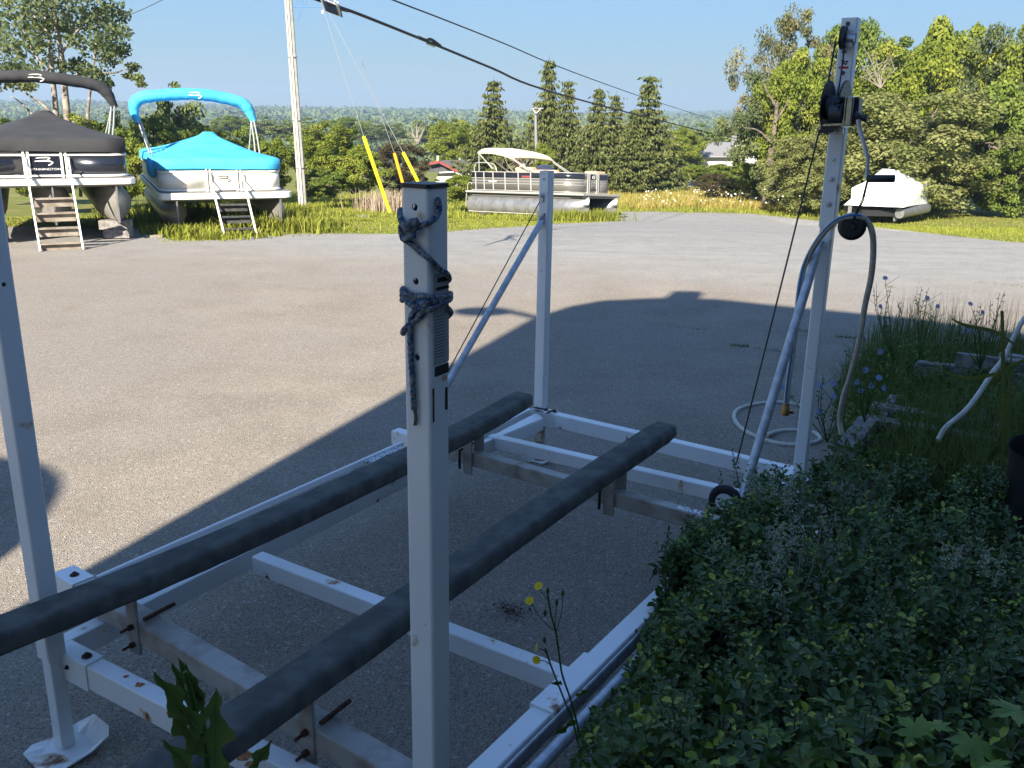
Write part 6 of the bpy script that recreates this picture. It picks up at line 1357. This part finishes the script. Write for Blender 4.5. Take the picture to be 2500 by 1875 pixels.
for j in (0.03, .2, .36): mb = MB(); mb.box(a_+dd*j-np.array([0, 0, .08])+pr*.02, (.09, .09, .12), [dd, pr, np.array([0, 0, 1])]); keep(mb.build('block', 'greywood'), pal2)
pboard(a_-pr*.05-np.array([0, 0, .055]), b_-pr*.05-np.array([0, 0, .055]), .02, .075, 'side_plank', parent=pal2)
pal3 = thing('wooden_pallet', 'front pallet, lowest and nearest, half sunk in grass above the shrub', 'pallet', atz(2270, 1080, 0))
a_, b_ = atz(2108, 1024, .36), atz(2440, 1078, .36); dd = nrm(b_-a_); pr = np.array([-dd[1], dd[0], 0])
pboard(a_, b_, .10, .045, 'slat', parent=pal3)
pboard(a_+pr*.34, b_+pr*.30, .10, .022, 'slat', parent=pal3)
for j in (.08, .62, 1.1): pboard(a_+dd*j-pr*.03-np.array([0, 0, .06]), a_+dd*j+pr*.7-np.array([0, 0, .06]), .05, .09, 'bearer', parent=pal3)
for k in (0, 2, 4): pboard(a_+pr*(.17*k)-np.array([0, 0, .12]), b_+pr*(.17*k)-np.array([0, 0, .12]), .10, .022, 'slat', parent=pal3)
mb = MB(); mb.rbeam(atz(2062, 1108, .28), atz(2118, 1038, .34), .11, .10, .006); keep(mb.build('end_post', 'greywood'), pal3)
tub = thing('black_tub', 'dark plastic tub at the right edge among tall grass', 'tub', (3.0, 4.05, 0)); P = aty(2590, 1250, 3.4)
mb = MB(); mb.tube([np.array([P[0], 3.4, .05]), np.array([P[0], 3.4, .4]), np.array([P[0], 3.4, .78]), np.array([P[0], 3.4, .80])], [.17, .20, .225, .235], 24, caps=False); keep(mb.build('body', 'black'), tub)
rw_ = np.random.default_rng(55)
def weedfield(n, poly, z, hr, m, name, label, wd=.005, lean=.9):
    pts = scatter_px(n, poly, rw_); P = np.array([atz(u, v, z) for u, v in pts]); P[:, 2] = .05; return blades(P, rw_.uniform(hr[0], hr[1], n), wd, lean, .35+.25*rw_.normal(size=n), m, name, label, name.replace('_', ' '), rw_)
weedfield(8000, [(2040, 1150), (2045, 960), (2085, 860), (2150, 800), (2260, 790), (2420, 830), (2560, 860), (2560, 1180)], .12, (.12, .38), 'weedgrass', 'weedy_grass', 'shaded weedy grass growing through the pallets')
weedfield(3600, [(2150, 1200), (2200, 1020), (2560, 1020), (2560, 1300)], .35, (.3, .65), 'weedgrass', 'tall_grass', 'tall shaded grass standing above the shrub', .006, .8)
weedfield(380, [(2130, 840), (2220, 800), (2540, 850), (2540, 900), (2200, 880)], .12, (.35, .62), 'weedgrass', 'seed_grass', 'thin grass stalks with seed heads against the sunlit lot', .003, .35)
# broad-leaved weeds low down
pts = scatter_px(900, [(2030, 1160), (2040, 980), (2100, 850), (2260, 830), (2560, 900), (2560, 1250), (2200, 1180)], rw_); P = np.array([atz(u, v, rw_.uniform(.12, .42)) for u, v in pts]); n = len(P)
P = np.repeat(P, 5, 0)+rw_.normal(size=(n*5, 3))*np.array([.035, .035, .03]); d_ = rw_.normal(size=(n*5, 3))+np.array([0, 0, .4]); v, q_, _ = leafset(P, d_, rw_.normal(size=(n*5, 3))+np.array([0, 0, 1.2]), rw_.uniform(.025, .06, n*5), rw_.uniform(.012, .02, n*5)); tag(mesh_np('low_weeds', v, q_, 'leaf_weed', tint=np.repeat(np.clip(.35+.25*rw_.normal(size=n*5), 0, 1), 6)), 'mixed broad-leaved weeds round the pallets', 'weeds', kind='stuff')
# single long blades at the right
for k, px in enumerate(([(2405, 960), (2430, 918), (2500, 880), (2560, 862)], [(2300, 905), (2360, 925), (2420, 915), (2445, 908)], [(2447, 1200), (2450, 1000), (2447, 780), (2446, 765)], [(2460, 1180), (2462, 1000), (2470, 850)], [(2150, 1140), (2250, 1120), (2330, 1135)], [(2322, 778), (2360, 795), (2440, 815), (2520, 880)], [(2380, 1040), (2440, 1010), (2520, 1040)])):
    yy = 3.7+.2*k; c = curve([aty(u, v, yy) for u, v in px], 5); v = []; 
    for i, p in enumerate(c): w2 = .009*math.sin(math.pi*min(.97, (i+1)/(len(c)+.5)))+.001; v += [p-np.array([0, 0, w2]), p+np.array([w2*.4, -.003, 0]), p+np.array([0, 0, w2])] if abs(c[-1][2]-c[0][2]) < .45 else [p-np.array([w2, 0, 0]), p+np.array([0, -.003, 0]), p+np.array([w2, 0, 0])]
    f = [q3 for i in range(len(c)-1) for q3 in ((3*i, 3*i+1, 3*i+4, 3*i+3), (3*i+1, 3*i+2, 3*i+5, 3*i+4))]
    o = mesh_np('grass_blade', v, f, 'weedgrass', tint=np.full(len(v), .6)); tag(o, ['long arching blade crossing the pale hose near the right edge', 'short pointed blade in front of the slotted pallet', 'tall upright blade left of the black tub', 'second upright blade close to the black tub', 'curved blade low over the front pallet', 'thin blade arching down from the sunlit lot', 'curved blade left of the black tub rim'][k], 'grass blade')
# chicory
def chic(label, root, fl, twigs, y):
    rt = thing('chicory_plant', label, 'wild flower', (aty(*root, y)[0], y, .05), group='chicory plants among the weeds'); mb = MB(); rr = random.Random(int(root[0])); P0 = aty(*root, y); P0[2] = max(.05, P0[2])
    for k, (u, v) in enumerate(list(fl)+list(twigs)):
        T_ = aty(u, v, y+rr.uniform(-.15, .15)); m_ = P0*.45+T_*.55+np.array([rr.uniform(-.05, .05), 0, rr.uniform(-.02, .05)]); c = curve([P0, m_, T_], 6); mb.tube(c, np.linspace(.0035, .0013, len(c)), 4, caps=False)
        for j in range(5, len(c)-1):
            if rr.random() < .8: e = c[j]+np.array([rr.uniform(-.02, .02), 0, rr.uniform(.0, .02)]); mb.tube([c[j], e], [.0022, .0035], 4)
            if rr.random() < .25: mb.tube([c[j], c[j]+np.array([rr.uniform(-.10, .10), 0, rr.uniform(.03, .09)])], [.0014, .001], 4)
        if k < len(fl): daisy(T_, (rr.uniform(-.4, .4), -1, rr.uniform(.2, 1)), .020, 'chicory', rt, n=12, cr=.15)
    keep(mb.build('stem', 'leaf_weed'), rt)
chic('chicory plant with the topmost blue flower, left of the pallets', (2180, 880), [(2161, 679), (2149, 748)], [(2133, 700), (2140, 690), (2205, 740), (2190, 735), (2175, 700)], 6.2)
chic('chicory plant with two blue flowers against the sunlit lot', (2245, 880), [(2264, 728), (2289, 748)], [(2251, 698), (2268, 702), (2235, 722), (2282, 770), (2222, 765)], 6.3)
chic('chicory plant with blue flowers above the slotted pallet', (2392, 900), [(2369, 742), (2398, 763), (2367, 805)], [(2440, 715), (2452, 712), (2418, 732), (2397, 738), (2341, 760), (2360, 780), (2436, 765)], 5.9)
chic('chicory plant with many blue flowers right of the winch post', (2110, 1030), [(2149, 858), (2113, 903), (2146, 922), (2092, 933), (2126, 942), (2102, 954), (2157, 948)], [(2085, 890), (2110, 870), (2165, 900)], 4.9)
chic('low chicory plant with blue flowers against the winch post', (2020, 1080), [(2003, 940), (2034, 936), (2036, 967), (1999, 1003), (1909, 946)], [(2010, 915), (2050, 925)], 4.95)
# grass tufts in the pavement cracks and dead leaf litter
rt_ = np.random.default_rng(4); PP = []
for (u0, v0, u1, v1, n) in ((1779, 843, 1828, 846, 120), (1840, 851, 1908, 858, 60), (1950, 807, 1972, 810, 40), (2040, 822, 2112, 828, 160), (1580, 790, 1730, 808, 40), (2380, 690, 2500, 700, 60), (2160, 700, 2185, 702, 50), (2240, 760, 2270, 766, 50)):
    for k in range(n): t = rt_.random(); p = atz(u0+(u1-u0)*t, v0+(v1-v0)*t+rt_.normal()*1.2, .015); PP.append(p)
PP = np.array(PP); blades(PP, .008+.02*rt_.random(len(PP)), .004, 1.2, .3+.2*rt_.normal(size=len(PP)), 'weedgrass', 'crack_grass', 'tiny grass tufts growing along cracks in the asphalt', 'grass', rt_)
c = atz(1248, 1492, .02); n = 260; P = c+rt_.normal(size=(n, 3))*np.array([.045, .035, .004]); P[:, 2] = .016+.02*rt_.random(n); v, q_ = cards(P, .006+.012*rt_.random(n), nup=.8, aspect=.4, rng=rt_); tag(mesh_np('leaf_litter', v, q_, 'rust'), 'small patch of dark dead leaf litter on the asphalt inside the lift', 'leaf litter', kind='stuff')
# loose pale gravel on the asphalt in front
n = 9000; x = rt_.uniform(-4, 5, n); yy = rt_.uniform(1.5, 13, n); s_ = .0022+.0035*rt_.random(n)**3
P = np.stack([x, yy, .0125+s_*.4], 1); v = []; dirs6 = np.array([[1, 0, 0], [0, 1, 0], [-1, 0, 0], [0, -1, 0], [0, 0, 1]]); V = P[:, None]+dirs6[None]*s_[:, None, None]*rt_.uniform(.5, 1.3, (n, 5, 1)); i = np.arange(n)[:, None]*5
q_ = np.concatenate([i+np.array(t) for t in ((0, 1, 4), (1, 2, 4), (2, 3, 4), (3, 0, 4))]); MT['pebble'] = mat('pebble', (.42, .39, .34), .9, col2=(.22, .2, .19), nscale=40); tag(mesh_np('loose_gravel', V.reshape(-1, 3), q_, 'pebble'), 'loose pale gravel chips scattered on the asphalt', 'gravel', kind='stuff')
